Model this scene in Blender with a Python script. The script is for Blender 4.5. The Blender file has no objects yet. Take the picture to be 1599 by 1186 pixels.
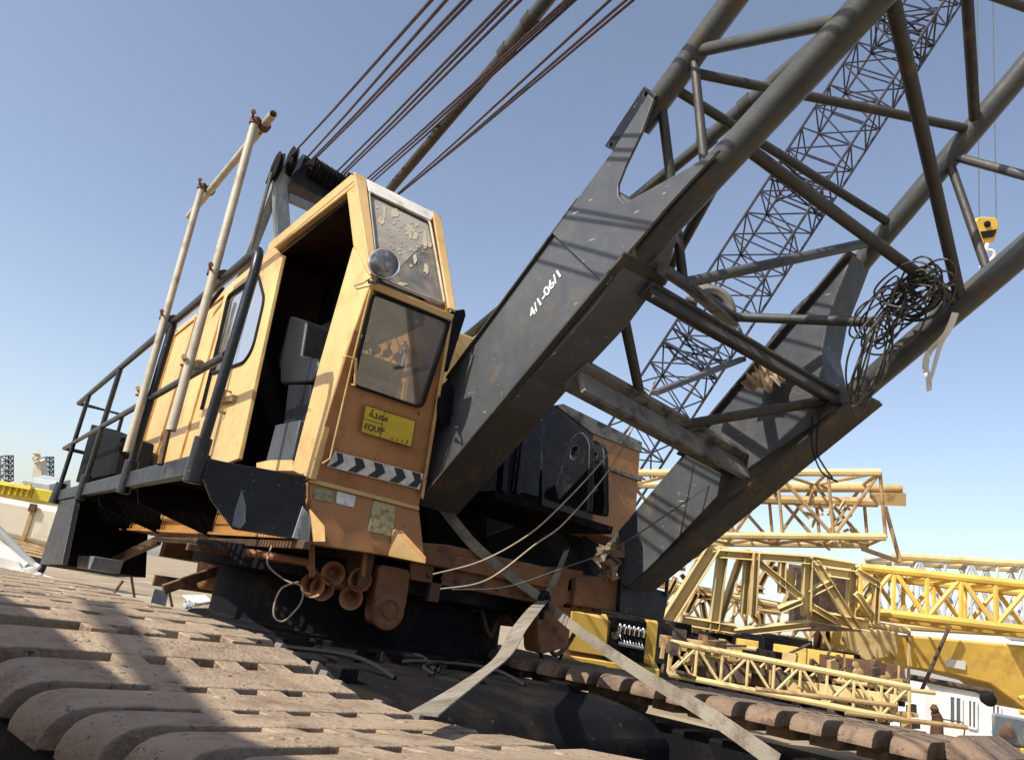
import bpy, bmesh, math, random
from mathutils import Vector as V, Matrix
random.seed(7)
# ------------------------------------------------------------------ camera, sky, sun
SC = bpy.context.scene
COL = SC.collection
FPX, CX, CY = 1238.5, 799.5, 593.0
YAW, PIT, ROL = 0.575541583, 0.284356479, 0.165249852
EYE = V((0, 0, 1.5))
def _rot():
    f = V((math.sin(YAW)*math.cos(PIT), math.cos(YAW)*math.cos(PIT), math.sin(PIT)))
    s = V((math.cos(YAW), -math.sin(YAW), 0)); u = s.cross(f)
    return s*math.cos(ROL)+u*math.sin(ROL), -s*math.sin(ROL)+u*math.cos(ROL), f
RX, RU, RF = _rot()
cam = bpy.data.cameras.new('camera'); camo = bpy.data.objects.new('camera', cam); COL.objects.link(camo)
camo.matrix_world = Matrix(((RX.x, RU.x, -RF.x, EYE.x), (RX.y, RU.y, -RF.y, EYE.y), (RX.z, RU.z, -RF.z, EYE.z), (0, 0, 0, 1)))
cam.sensor_width = 36; cam.lens = 36*FPX/1599; cam.clip_end = 5000; cam.clip_start = .05
SC.camera = camo
SUN = V((-0.676, -0.085, 0.61)).normalized()          # towards the sun
EL = math.asin(SUN.z); AZ = math.atan2(SUN.x, SUN.y)
w = bpy.data.worlds.new('World'); SC.world = w; w.use_nodes = True
nt = w.node_tree; sky = nt.nodes.new('ShaderNodeTexSky'); sky.sky_type = 'NISHITA'
sky.sun_disc = False; sky.sun_elevation = EL; sky.sun_rotation = AZ
sky.air_density = 1.0; sky.dust_density = 1.4; sky.ozone_density = 1.0; sky.altitude = 0
hs_ = nt.nodes.new('ShaderNodeHueSaturation'); hs_.inputs['Saturation'].default_value = .86
tn_ = nt.nodes.new('ShaderNodeMix'); tn_.data_type = 'RGBA'; tn_.blend_type = 'MULTIPLY'; tn_.inputs[0].default_value = 1; tn_.inputs[7].default_value = (1.02, .985, .985, 1)   # dusty desert air
nt.links.new(sky.outputs[0], hs_.inputs['Color']); nt.links.new(hs_.outputs[0], tn_.inputs[6]); nt.links.new(tn_.outputs[2], nt.nodes['Background'].inputs[0]); nt.nodes['Background'].inputs[1].default_value = 0.131
sl = bpy.data.lights.new('sun', 'SUN'); sl.energy = 4.3; sl.angle = math.radians(.5); sl.color = (1, .93, .82)
so = bpy.data.objects.new('sun', sl); COL.objects.link(so); so.rotation_euler = SUN.to_track_quat('Z', 'Y').to_euler()
SC.view_settings.view_transform = 'Standard'; SC.view_settings.look = 'None'; SC.view_settings.exposure = 0.6; SC.view_settings.gamma = 1

# ------------------------------------------------------------------ photo pixel -> point on a plane of the place
def ray(x, y): return RX*((x-CX)/FPX) - RU*((y-CY)/FPX) + RF
def at(x, y, ax, val):
    d = ray(x, y); return EYE + d*((val-EYE[ax])/d[ax])
def ax_(x, y, X): return at(x, y, 0, X)
def ay_(x, y, Y): return at(x, y, 1, Y)
def az_(x, y, Z): return at(x, y, 2, Z)
def ad_(x, y, D): return EYE + ray(x, y)*D
def ap_(x, y, P, n):
    d = ray(x, y); return EYE + d*((P-EYE).dot(n)/d.dot(n))
def ext(a, b, k): return a + (b-a)*k

# ------------------------------------------------------------------ materials
MATS = {}
def mat(name, base, second=None, amt=.5, scale=4.0, rough=.6, metal=0.0, bump=.15, bscale=30.0, dust=0.0, dustcol=(.42, .34, .24), streak=False, speck=0.0, speckcol=(.02, .02, .02), spec=.4, scratch=0.0, dent=0.0, runs=0.0, vary=False, edge=None):
    m = bpy.data.materials.new(name); m.use_nodes = True; t = m.node_tree; N = t.nodes; L = t.links
    b = N['Principled BSDF']; tc = N.new('ShaderNodeTexCoord'); co = tc.outputs['Object']
    if vary:
        oi = N.new('ShaderNodeObjectInfo'); vm = N.new('ShaderNodeVectorMath'); vm.operation = 'ADD'; L.new(co, vm.inputs[0]); L.new(oi.outputs['Location'], vm.inputs[1])
        vs_ = N.new('ShaderNodeVectorMath'); vs_.operation = 'SCALE'; vs_.inputs[3].default_value = 1; L.new(vm.outputs[0], vs_.inputs[0]); co = vs_.outputs[0]
    if streak:
        mp = N.new('ShaderNodeMapping'); mp.inputs['Scale'].default_value = (1, 1, .18); L.new(co, mp.inputs[0]); cs = mp.outputs[0]
    else: cs = co
    def noise(sc, det=6, c=None, ro=.6):
        n = N.new('ShaderNodeTexNoise'); n.inputs['Scale'].default_value = sc; n.inputs['Detail'].default_value = det
        n.inputs['Roughness'].default_value = ro; L.new(c or co, n.inputs['Vector']); return n.outputs['Fac']
    def ramp(v, lo, hi):
        r = N.new('ShaderNodeMapRange'); r.inputs['From Min'].default_value = lo; r.inputs['From Max'].default_value = hi; L.new(v, r.inputs['Value']); return r.outputs[0]
    def mix(f, a, c):
        x = N.new('ShaderNodeMix'); x.data_type = 'RGBA'
        if isinstance(f, float): x.inputs[0].default_value = f
        else: L.new(f, x.inputs[0])
        for s, v in ((x.inputs[6], a), (x.inputs[7], c)):
            if isinstance(v, tuple): s.default_value = (*v, 1)
            else: L.new(v, s)
        return x.outputs[2]
    col = tuple(base)
    hv = noise(scale*.35, 4)
    lo = tuple(c*.72 for c in base); hi = tuple(min(1, c*1.22) for c in base)
    col = mix(ramp(hv, .3, .7), lo, hi)
    if second:
        e = .62-.3*amt
        col = mix(ramp(noise(scale, 9, cs, .68), e, e+.12), col, tuple(second))
    if dust:
        geo = N.new('ShaderNodeNewGeometry'); sx = N.new('ShaderNodeSeparateXYZ'); L.new(geo.outputs['Normal'], sx.inputs[0])
        up = ramp(sx.outputs[2], -.1, .9); mu = N.new('ShaderNodeMath'); mu.operation = 'MULTIPLY'; L.new(up, mu.inputs[0]); L.new(ramp(noise(scale*1.7, 8), .25, .7), mu.inputs[1])
        m2 = N.new('ShaderNodeMath'); m2.operation = 'MULTIPLY'; L.new(mu.outputs[0], m2.inputs[0]); m2.inputs[1].default_value = dust
        col = mix(m2.outputs[0], col, dustcol)
    if speck:
        col = mix(ramp(noise(scale*7, 3), .72-speck*.12, .74-speck*.1), col, tuple(speckcol))
    if runs:
        mp5 = N.new('ShaderNodeMapping'); mp5.inputs['Scale'].default_value = (26, 26, .9); L.new(co, mp5.inputs[0])
        mr5 = N.new('ShaderNodeMath'); mr5.operation = 'MULTIPLY'; mr5.inputs[1].default_value = runs; L.new(ramp(noise(1.0, 5, mp5.outputs[0], .6), .58, .75), mr5.inputs[0])
        col = mix(mr5.outputs[0], col, (.16, .07, .03))
        col = mix(ramp(noise(11, 6), .685, .70), col, (.13, .055, .025))
    if scratch:
        mp2 = N.new('ShaderNodeMapping'); mp2.inputs['Scale'].default_value = (9, 1.2, 9); mp2.inputs['Rotation'].default_value = (.7, .2, .1); L.new(co, mp2.inputs[0])
        col = mix(ramp(noise(5, 3, mp2.outputs[0], .5), .71, .73), col, (.34, .33, .30)); mp3 = N.new('ShaderNodeMapping'); mp3.inputs['Scale'].default_value = (6, 6, 1); mp3.inputs['Rotation'].default_value = (-.5, 0, .1); L.new(co, mp3.inputs[0])
        col = mix(ramp(noise(3.1, 4, mp3.outputs[0], .6), .66, .72), col, (.05, .052, .055))
    if edge:
        bv = N.new('ShaderNodeBevel'); bv.samples = 4; bv.inputs['Radius'].default_value = .016; gn = N.new('ShaderNodeNewGeometry')
        dp = N.new('ShaderNodeVectorMath'); dp.operation = 'DOT_PRODUCT'; L.new(bv.outputs[0], dp.inputs[0]); L.new(gn.outputs['True Normal'], dp.inputs[1])
        em = ramp(dp.outputs['Value'], .985, .85); en = N.new('ShaderNodeMath'); en.operation = 'MULTIPLY'; L.new(em, en.inputs[0]); L.new(ramp(noise(scale*3.5, 6), .38, .58), en.inputs[1])
        col = mix(en.outputs[0], col, edge)
    L.new(col, b.inputs['Base Color'])
    rr = N.new('ShaderNodeMapRange'); L.new(noise(scale*2.3, 5), rr.inputs['Value']); rr.inputs['To Min'].default_value = max(0, rough-.18); rr.inputs['To Max'].default_value = min(1, rough+.18); L.new(rr.outputs[0], b.inputs['Roughness'])
    b.inputs['Metallic'].default_value = metal; b.inputs['Specular IOR Level'].default_value = spec
    if dent or bump:
        hsum = None
        bp = N.new('ShaderNodeBump'); bp.inputs['Strength'].default_value = bump; bp.inputs['Distance'].default_value = .02
        L.new(noise(bscale, 8), bp.inputs['Height'])
        if dent:
            b2 = N.new('ShaderNodeBump'); b2.inputs['Strength'].default_value = dent; b2.inputs['Distance'].default_value = .12
            L.new(noise(2.6, 2), b2.inputs['Height']); L.new(b2.outputs[0], bp.inputs['Normal'])
        L.new(bp.outputs[0], b.inputs['Normal'])
    MATS[name] = m; return m
mat('beam_paint', (.17, .165, .15), (.035, .035, .035), .45, 5, .6, 0, .2, 20, .3, (.24, .22, .18), speck=.4, speckcol=(.12, .06, .03))
mat('tint_film', (.30, .27, .235), (.36, .33, .28), .3, 5, .7, 0, .1, 30)
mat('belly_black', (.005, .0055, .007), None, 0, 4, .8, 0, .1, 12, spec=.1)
mat('tan_rag', (.26, .18, .10), (.16, .1, .06), .4, 6, .9, 0, .3, 60)
mat('flake', (.46, .40, .28), None, 0, 9, .8, 0, 0)
mat('control_grey', (.06, .068, .08), (.03, .03, .03), .2, 5, .5, 0, .1)
mat('boom_paint', (.066, .072, .080), (.105, .092, .07), .2, 3.2, .45, 0, .14, 14, .25, (.19, .175, .148), speck=.2, speckcol=(.2, .18, .15), scratch=.4, dent=.25, edge=(.19, .15, .11))
mat('boom_tube', (.056, .062, .063), (.10, .07, .04), .3, 4.5, .40, 0, .12, 20, .35, (.16, .15, .12), speck=.3, speckcol=(.15, .11, .07), dent=.1)
mat('rusty_tube', (.040, .038, .034), (.09, .058, .033), .24, 6, .55, 0, .2, 25, .25, (.16, .13, .09), streak=True)
mat('rust', (.115, .055, .026), (.05, .028, .018), .5, 6, .8, 0, .3, 25, .3)
mat('cab_yellow', (.56, .37, .15), (.47, .27, .09), .26, 1.6, .5, 0, .05, 9, .12, (.52, .43, .3), speck=.35, speckcol=(.30, .17, .07), dent=.18, runs=.24, edge=(.42, .2, .07))
mat('cab_orange', (.365, .170, .064), (.27, .118, .045), .3, 2.0, .5, 0, .05, 9, .15, (.4, .26, .14), speck=.3, speckcol=(.15, .075, .03), dent=.22, runs=.34, edge=(.5, .28, .11))
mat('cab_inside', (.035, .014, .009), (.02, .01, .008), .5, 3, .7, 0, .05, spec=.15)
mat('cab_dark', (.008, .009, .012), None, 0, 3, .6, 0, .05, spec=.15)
mat('dusty_orange', (.20, .085, .032), (.08, .042, .024), .45, 4, .75, 0, .2, 20, .25)
mat('mesh_orange', (.52, .25, .08), None, 0, 4, .6, 0, 0)
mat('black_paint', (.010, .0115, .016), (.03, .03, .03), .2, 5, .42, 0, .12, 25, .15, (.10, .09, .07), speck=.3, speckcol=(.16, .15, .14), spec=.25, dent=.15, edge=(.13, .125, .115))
mat('rail_black', (.010, .012, .017), None, 0, 6, .36, 0, .1, 40, .1, (.12, .105, .085), speck=.25, speckcol=(.18, .16, .14), spec=.35)
mat('grey_blue', (.15, .18, .21), (.26, .25, .22), .3, 7, .5, 0, .2, 25, .2, streak=True)
mat('scaffold', (.40, .365, .285), (.26, .21, .13), .3, 6, .5, .0, .08, 30, .1, speck=.3, speckcol=(.28, .17, .08))
mat('clamp_rust', (.14, .065, .035), (.06, .035, .025), .5, 18, .75, .2, .3, 60)
mat('clamp_yellow', (.42, .31, .15), (.2, .11, .05), .4, 18, .65, .1, .3, 60)
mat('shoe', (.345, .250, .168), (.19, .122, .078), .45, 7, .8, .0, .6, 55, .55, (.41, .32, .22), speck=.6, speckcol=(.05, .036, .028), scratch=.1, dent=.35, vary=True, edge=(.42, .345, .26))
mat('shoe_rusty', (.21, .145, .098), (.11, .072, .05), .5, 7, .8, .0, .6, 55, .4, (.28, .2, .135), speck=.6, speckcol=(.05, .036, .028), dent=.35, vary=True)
mat('shoe_side', (.10, .07, .05), (.05, .035, .03), .5, 8, .85, 0, .4, 30)
mat('dark_steel', (.006, .0065, .009), (.02, .016, .012), .35, 3, .75, 0, .3, 14, .12, (.05, .043, .033), speck=.3, speckcol=(.05, .045, .04), spec=.08)  # near-black base also stands in for shade over the car body
mat('rope', (.045, .022, .022), (.085, .04, .028), .5, 30, .6, .2, .3, 180)
mat('rope_grey', (.10, .095, .085), (.05, .045, .04), .5, 40, .55, .4, .3, 200)
mat('cable_pale', (.34, .27, .2), None, 0, 20, .6, 0, 0)
mat('strap', (.27, .24, .19), (.17, .14, .105), .5, 7, .9, 0, .5, 120)
mat('rag', (.6, .57, .52), None, 0, 12, .9, 0, .2, 60)
mat('white_paint', (.68, .66, .60), (.45, .36, .24), .2, 6, .6, 0, .05, 20, speck=.2, speckcol=(.3, .24, .16))
mat('stencil', (.78, .78, .76), None, 0, 40, .7, 0, .1)
mat('plate_yellow', (.58, .43, .03), (.5, .36, .03), .3, 10, .45, 0, .05)
mat('letter_dark', (.03, .028, .02), None, 0, 10, .6, 0, 0)
mat('decal_white', (.62, .61, .58), (.38, .36, .33), .35, 16, .55, 0, .1, 60)
mat('decal_black', (.02, .022, .028), None, 0, 12, .5, 0, 0)
mat('decal_green', (.14, .18, .10), (.3, .27, .18), .5, 22, .55, 0, .05)
mat('brass_plate', (.36, .32, .18), (.18, .15, .08), .5, 35, .45, .4, .2, 90)
mat('vinyl', (.010, .011, .014), None, 0, 6, .42, 0, .12, 50, .2, (.08, .075, .06), spec=.25)
mat('rubber', (.012, .012, .013), None, 0, 9, .75, 0, .3, 60, spec=.15)
mat('beacon', (.75, .28, .07), None, 0, 6, .3, 0, 0)
mat('chrome', (.7, .7, .7), None, 0, 6, .22, 1.0, .0)
mat('lens', (.10, .10, .10), (.3, .3, .3), .4, 9, .12, .3, .0, spec=.9)
mat('horn_paint', (.33, .13, .05), (.2, .08, .035), .4, 9, .6, 0, .15, 40, .25)
mat('sun_yellow', (.66, .43, .085), (.52, .32, .07), .35, 1.6, .55, 0, .05, 10, .2, (.6, .5, .34))
mat('cream', (.585, .462, .222), (.47, .33, .14), .3, 1.1, .6, 0, .05, 10, .15, (.6, .5, .32), speck=.3, speckcol=(.2, .1, .04))
mat('cream_rust', (.40, .28, .13), (.24, .13, .055), .38, 2, .65, 0, .05)
mat('bg_grey', (.38, .40, .40), None, 0, 2, .6, 0, 0)
mat('bg_white', (.74, .74, .74), (.62, .62, .6), .3, .8, .7, 0, 0)
mat('tank_cream', (.62, .58, .47), (.5, .44, .33), .35, .8, .6, 0, .0, dust=.2)
mat('navy', (.018, .021, .040), (.04, .03, .035), .3, 2, .55, 0, 0)
mat('dump_yellow', (.60, .49, .05), (.45, .36, .06), .3, 1, .55, 0, 0)
mat('pale_paint', (.7, .69, .66), (.5, .47, .42), .3, 3, .5, 0, .05)
mat('glass_dark', (.09, .10, .115), None, 0, 3, .1, 0, 0)
mat('cardboard', (.55, .42, .27), (.42, .31, .2), .3, 8, .9, 0, .1)
mat('tread', (.13, .12, .105), None, 0, 8, .85, 0, .2, dust=.4)
mat('brown_cloth', (.10, .05, .03), None, 0, 4, .8, 0, .2)
def sand():
    m = mat('sand', (.36, .29, .20), (.25, .19, .125), .45, .5, .95, 0, .6, 3.0, spec=.1); return m
sand()
def glass(name, tint, film, thr, refl, spot=True):
    m = bpy.data.materials.new(name); m.use_nodes = True; t = m.node_tree; N = t.nodes; L = t.links; N.remove(N['Principled BSDF'])
    out = N['Material Output']; tc = N.new('ShaderNodeTexCoord')
    tr = N.new('ShaderNodeBsdfTransparent'); tr.inputs[0].default_value = (*tint, 1)
    gl = N.new('ShaderNodeBsdfGlossy'); gl.inputs['Roughness'].default_value = .04; gl.inputs[0].default_value = (.9, .93, .95, 1)
    fr = N.new('ShaderNodeFresnel'); fr.inputs[0].default_value = 1.5
    mr = N.new('ShaderNodeMath'); mr.operation = 'MULTIPLY_ADD'; mr.inputs[1].default_value = 1.0; mr.inputs[2].default_value = refl; L.new(fr.outputs[0], mr.inputs[0])
    a = N.new('ShaderNodeMixShader'); L.new(mr.outputs[0], a.inputs[0]); L.new(tr.outputs[0], a.inputs[1]); L.new(gl.outputs[0], a.inputs[2])
    df = N.new('ShaderNodeBsdfDiffuse'); n = N.new('ShaderNodeTexNoise'); n.inputs['Scale'].default_value = 9; n.inputs['Detail'].default_value = 6; L.new(tc.outputs['Object'], n.inputs[0])
    mx = N.new('ShaderNodeMapRange'); L.new(n.outputs[0], mx.inputs[0]); mx.inputs[1].default_value = .3; mx.inputs[2].default_value = .7; mx.inputs[3].default_value = film*.55; mx.inputs[4].default_value = film*1.35
    df.inputs[0].default_value = (.42, .38, .32, 1)
    b = N.new('ShaderNodeMixShader'); L.new(mx.outputs[0], b.inputs[0]); L.new(a.outputs[0], b.inputs[1]); L.new(df.outputs[0], b.inputs[2])
    L.new(b.outputs[0], out.inputs[0]); MATS[name] = m
glass('glass_film', (.55, .55, .53), .34, .2, .03)
glass('glass_clear', (.5, .52, .5), .12, .2, .17)
glass('glass_side', (.7, .72, .72), .25, .2, .06)

# ------------------------------------------------------------------ mesh helpers
ORG = {}
class MB:
    def __init__(s): s.v = []; s.f = []
    def add(s, vs, fs):
        o = len(s.v); s.v += [V(p) for p in vs]; s.f += [tuple(i+o for i in f) for f in fs]; return s
    def prism(s, pts, vec):
        vec = V(vec); n = len(pts); a = [V(p) for p in pts]; b = [p+vec for p in a]
        nrm = V((0, 0, 0))
        for i in range(n): nrm += a[i].cross(a[(i+1) % n])
        fs = [tuple(range(n)), tuple(range(2*n-1, n-1, -1))] + [(i, i+n, (i+1) % n+n, (i+1) % n) for i in range(n)]
        if nrm.dot(vec) > 0: fs = [tuple(reversed(f)) for f in fs]
        return s.add(a+b, fs)
    def box(s, c, d, rot=None):
        h = [x/2 for x in d]; M = rot or Matrix.Identity(3); c = V(c)
        vs = [c + M @ V((x*h[0], y*h[1], z*h[2])) for x in (-1, 1) for y in (-1, 1) for z in (-1, 1)]
        return s.add(vs, [(0, 1, 3, 2), (4, 6, 7, 5), (0, 4, 5, 1), (2, 3, 7, 6), (0, 2, 6, 4), (1, 5, 7, 3)])
    def bar(s, a, b, wd, th, up=(0, 0, 1)):
        a = V(a); b = V(b); d = (b-a); L = d.length; d.normalize(); u = V(up); sd = d.cross(u)
        if sd.length < 1e-4: sd = d.cross(V((1, 0, 0)))
        sd.normalize(); u = sd.cross(d)
        M = Matrix((d, sd, u)).transposed()
        return s.box((a+b)/2, (L, wd, th), M)
    def tube(s, pts, r, n=10, cap=True, r2=None):
        pts = [V(p) for p in pts]; m = len(pts); prev = None; rings = []
        for i, p in enumerate(pts):
            d = (pts[min(i+1, m-1)]-pts[max(i-1, 0)]).normalized()
            if prev is None:
                u = d.cross(V((0, 0, 1)))
                if u.length < .05: u = d.cross(V((1, 0, 0)))
            else: u = prev - d*prev.dot(d)
            u.normalize(); prev = u; x = d.cross(u)
            rr = r if r2 is None else r+(r2-r)*i/(m-1)
            rings.append([p+(u*math.cos(2*math.pi*k/n)+x*math.sin(2*math.pi*k/n))*rr for k in range(n)])
        vs = [q for g in rings for q in g]; fs = []
        for i in range(m-1):
            for k in range(n): fs.append((i*n+k, i*n+(k+1) % n, (i+1)*n+(k+1) % n, (i+1)*n+k))
        if cap: fs += [tuple(range(n-1, -1, -1)), tuple(range((m-1)*n, m*n))]
        return s.add(vs, fs)
    def lathe(s, o, axis, prof, n=24):
        o = V(o); d = V(axis).normalized(); u = d.cross(V((0, 0, 1)))
        if u.length < .05: u = d.cross(V((1, 0, 0)))
        u.normalize(); x = d.cross(u); m = len(prof)
        vs = [o+d*h+(u*math.cos(2*math.pi*k/n)+x*math.sin(2*math.pi*k/n))*r for r, h in prof for k in range(n)]; fs = []
        for i in range(m-1):
            for k in range(n): fs.append((i*n+k, (i+1)*n+k, (i+1)*n+(k+1) % n, i*n+(k+1) % n))
        fs += [tuple(range(n)), tuple(range(m*n-1, (m-1)*n-1, -1))]
        return s.add(vs, fs)
    def ribbon(s, pts, wv, th=.004):
        pts = [V(p) for p in pts]; vs = []; fs = []; m = len(pts)
        for i, p in enumerate(pts):
            wd = wv(i/(m-1)) if callable(wv) else V(wv)
            d = (pts[min(i+1, m-1)]-pts[max(i-1, 0)]).normalized(); nn = d.cross(wd).normalized()*th/2
            vs += [p-wd/2-nn, p+wd/2-nn, p+wd/2+nn, p-wd/2+nn]
        for i in range(m-1):
            for k in range(4): fs.append((i*4+k, i*4+(k+1) % 4, i*4+4+(k+1) % 4, i*4+4+k))
        fs += [(3, 2, 1, 0), tuple(range((m-1)*4, m*4))]
        return s.add(vs, fs)
    def build(s, name, m, parent=None, bevel=0.0, ang=35, org=None):
        o = org if org is not None else (ORG[parent.name] if parent else V((0, 0, 0)))
        me = bpy.data.meshes.new(name); me.from_pydata([p-o for p in s.v], [], s.f)
        bm = bmesh.new(); bm.from_mesh(me); bmesh.ops.recalc_face_normals(bm, faces=bm.faces); bm.to_mesh(me); bm.free()
        for p in me.polygons: p.use_smooth = True
        me.set_sharp_from_angle(angle=math.radians(ang)); me.materials.append(MATS[m] if isinstance(m, str) else m)
        ob = bpy.data.objects.new(name, me); COL.objects.link(ob)
        if parent: ob.parent = parent
        elif org is not None: ob.location = o
        ORG[ob.name] = o
        if bevel:
            md = ob.modifiers.new('bevel', 'BEVEL'); md.width = bevel; md.segments = 2; md.limit_method = 'ANGLE'; md.angle_limit = math.radians(40); md.use_clamp_overlap = True
        return ob
def plate_mesh(outer, holes, th, n_hint):
    """flat plate with real holes: 3D outline points (planar), thickness th along n_hint; returns MB"""
    P0 = outer[0]; nn = V((0, 0, 0)); c = sum(outer, V((0, 0, 0)))/len(outer)
    for i in range(len(outer)): nn += (outer[i]-c).cross(outer[(i+1) % len(outer)]-c)
    nn.normalize()
    if nn.dot(V(n_hint)) < 0: nn.negate()
    u = (outer[1]-outer[0]); u -= nn*u.dot(nn); u.normalize(); v = nn.cross(u)
    cu = bpy.data.curves.new('tmp', 'CURVE'); cu.dimensions = '2D'; cu.fill_mode = 'BOTH'; cu.extrude = th/2
    for loop in [outer]+list(holes):
        sp = cu.splines.new('POLY'); sp.points.add(len(loop)-1); sp.use_cyclic_u = True
        for i, p in enumerate(loop): sp.points[i].co = ((p-P0).dot(u), (p-P0).dot(v), 0, 1)
    ob = bpy.data.objects.new('tmp', cu); COL.objects.link(ob)
    dg = bpy.context.evaluated_depsgraph_get(); me = bpy.data.meshes.new_from_object(ob.evaluated_get(dg))
    mb = MB(); mb.add([P0+u*q.co.x+v*q.co.y+nn*(q.co.z+th/2) for q in me.vertices], [tuple(f.vertices) for f in me.polygons])
    bpy.data.objects.remove(ob); bpy.data.curves.remove(cu); bpy.data.meshes.remove(me)
    bm = bmesh.new(); vs = [bm.verts.new(p) for p in mb.v]
    for f in mb.f:
        try: bm.faces.new([vs[i] for i in f])
        except ValueError: pass
    bmesh.ops.remove_doubles(bm, verts=bm.verts, dist=1e-5); bm.verts.index_update()
    mb.v = [q.co.copy() for q in bm.verts]; mb.f = [tuple(q.index for q in f.verts) for f in bm.faces]; bm.free()
    return mb
def text_mb(body, P, u, v, size, depth=.002):
    cu = bpy.data.curves.new('tmp', 'FONT'); cu.body = body; cu.size = size; cu.extrude = depth/2; cu.offset = size*.018
    ob = bpy.data.objects.new('tmp', cu); COL.objects.link(ob); dg = bpy.context.evaluated_depsgraph_get()
    me = bpy.data.meshes.new_from_object(ob.evaluated_get(dg)); u = V(u).normalized(); n = u.cross(V(v)).normalized(); v2 = n.cross(u)
    mb = MB(); mb.add([P+u*q.co.x+v2*q.co.y+n*q.co.z for q in me.vertices], [tuple(f.vertices) for f in me.polygons])
    bpy.data.objects.remove(ob); bpy.data.curves.remove(cu); bpy.data.meshes.remove(me); return mb
def rounded(c4, r, k=5):
    """round the corners of a planar 4+ corner loop"""
    out = []; n = len(c4)
    for i in range(n):
        p = c4[i]; a = (c4[i-1]-p); b = (c4[(i+1) % n]-p); rr = min(r, a.length*.45, b.length*.45)
        s = p+a.normalized()*rr; e = p+b.normalized()*rr
        for j in range(k+1):
            t = j/k; out.append(s*(1-t)**2+p*2*t*(1-t)+e*t*t)
    return out
def catmull(pts, n=14):
    out = []
    for i in range(len(pts)-1):
        p0 = pts[max(i-1, 0)]; p1 = pts[i]; p2 = pts[i+1]; p3 = pts[min(i+2, len(pts)-1)]
        for k in range(n):
            t = k/n; out.append(.5*((2*p1)+(p2-p0)*t+(2*p0-5*p1+4*p2-p3)*t*t+(3*p1-p0-3*p2+p3)*t**3))
    return out+[pts[-1]]
def thing(name, label, cat, loc=(0, 0, 0), group=None):
    o = bpy.data.objects.new(name, None); COL.objects.link(o); o.location = loc; o.empty_display_size = .2
    ORG[o.name] = V(loc); return tag(o, label, cat, group)
def tag(o, label=None, cat=None, group=None, kind=None):
    for k, v in (('label', label), ('category', cat), ('group', group), ('kind', kind)):
        if v: o[k] = v
    return o
def group_part(name, parent):
    o = bpy.data.objects.new(name, None); COL.objects.link(o); o.parent = parent; ORG[o.name] = ORG[parent.name]; return o
def crumple(c, u, v, n, amp, seed, k=9):
    rnd = random.Random(seed); mb = MB(); w_ = V(u).cross(V(v)).normalized(); vs = []; fs = []
    for i in range(k+1):
        for j in range(k+1):
            e = 1-.35*rnd.random() if i in (0, k) or j in (0, k) else 1
            vs.append(V(c)+V(u)*((i/k-.5)*e)+V(v)*((j/k-.5)*e)+w_*rnd.gauss(0, amp)+V(u)*rnd.gauss(0, .03)+V(v)*rnd.gauss(0, .03))
    for i in range(k):
        for j in range(k): a = i*(k+1)+j; fs += [(a, a+k+1, a+k+2), (a, a+k+2, a+1)]
    o = len(vs); vs += [p-w_*.008 for p in vs]; fs += [tuple(q+o for q in reversed(f)) for f in fs]
    return mb.add(vs, fs)
def arc(c, u, v, r, a0, a1, n): return [c+(u*math.cos(a0+(a1-a0)*i/n)+v*math.sin(a0+(a1-a0)*i/n))*r for i in range(n+1)]

# ------------------------------------------------------------------ ground
g = MB(); N = 60; R = 40.0
vs = []; fs = []
for i in range(N+1):
    for j in range(N+1):
        x = -14+i*R/N; y = -6+j*R/N
        e = min(i, j, N-i, N-j); vs.append((x, y, 0 if e == 0 else random.uniform(-.03, .05)))
for i in range(N):
    for j in range(N): a = i*(N+1)+j; fs.append((a, a+N+1, a+N+2, a+1))
g.add(vs, fs)
x0, x1, y0, y1, B = -14, -14+R, -6, -6+R, 3000
g.add([(x0, y0, 0), (x1, y0, 0), (x1, y1, 0), (x0, y1, 0), (-B, -B, 0), (B, -B, 0), (B, B, 0), (-B, B, 0)], [(0, 4, 5, 1), (1, 5, 6, 2), (2, 6, 7, 3), (3, 7, 4, 0)])
tag(g.build('ground', 'sand', ang=80), kind='structure')
gs = MB()
for k in range(900):
    x = random.uniform(-2, 8); y = random.uniform(2, 17); r = random.uniform(.01, .05)*(.6+y/14)
    gs.add([(x+random.uniform(-r, r)*.4+r*dx, y+r*dy, .02+r*dz) for dx, dy, dz in ((1, 0, 0), (-1, .2, 0), (0, 1, .1), (.1, -1, 0), (.1, .1, .8), (0, 0, -.5))], [(0, 2, 4), (2, 1, 4), (1, 3, 4), (3, 0, 4), (2, 0, 5), (1, 2, 5), (3, 1, 5), (0, 3, 5)])
tag(gs.build('gravel', 'sand', ang=20), kind='stuff', label='loose stones and grit scattered on the sandy yard', cat='gravel')

# ------------------------------------------------------------------ the crane
crane = thing('crawler_crane', 'large old crawler crane with faded orange cab, black walkway and dark grey lattice boom', 'crane', (3.0, 6.4, 0))
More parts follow.
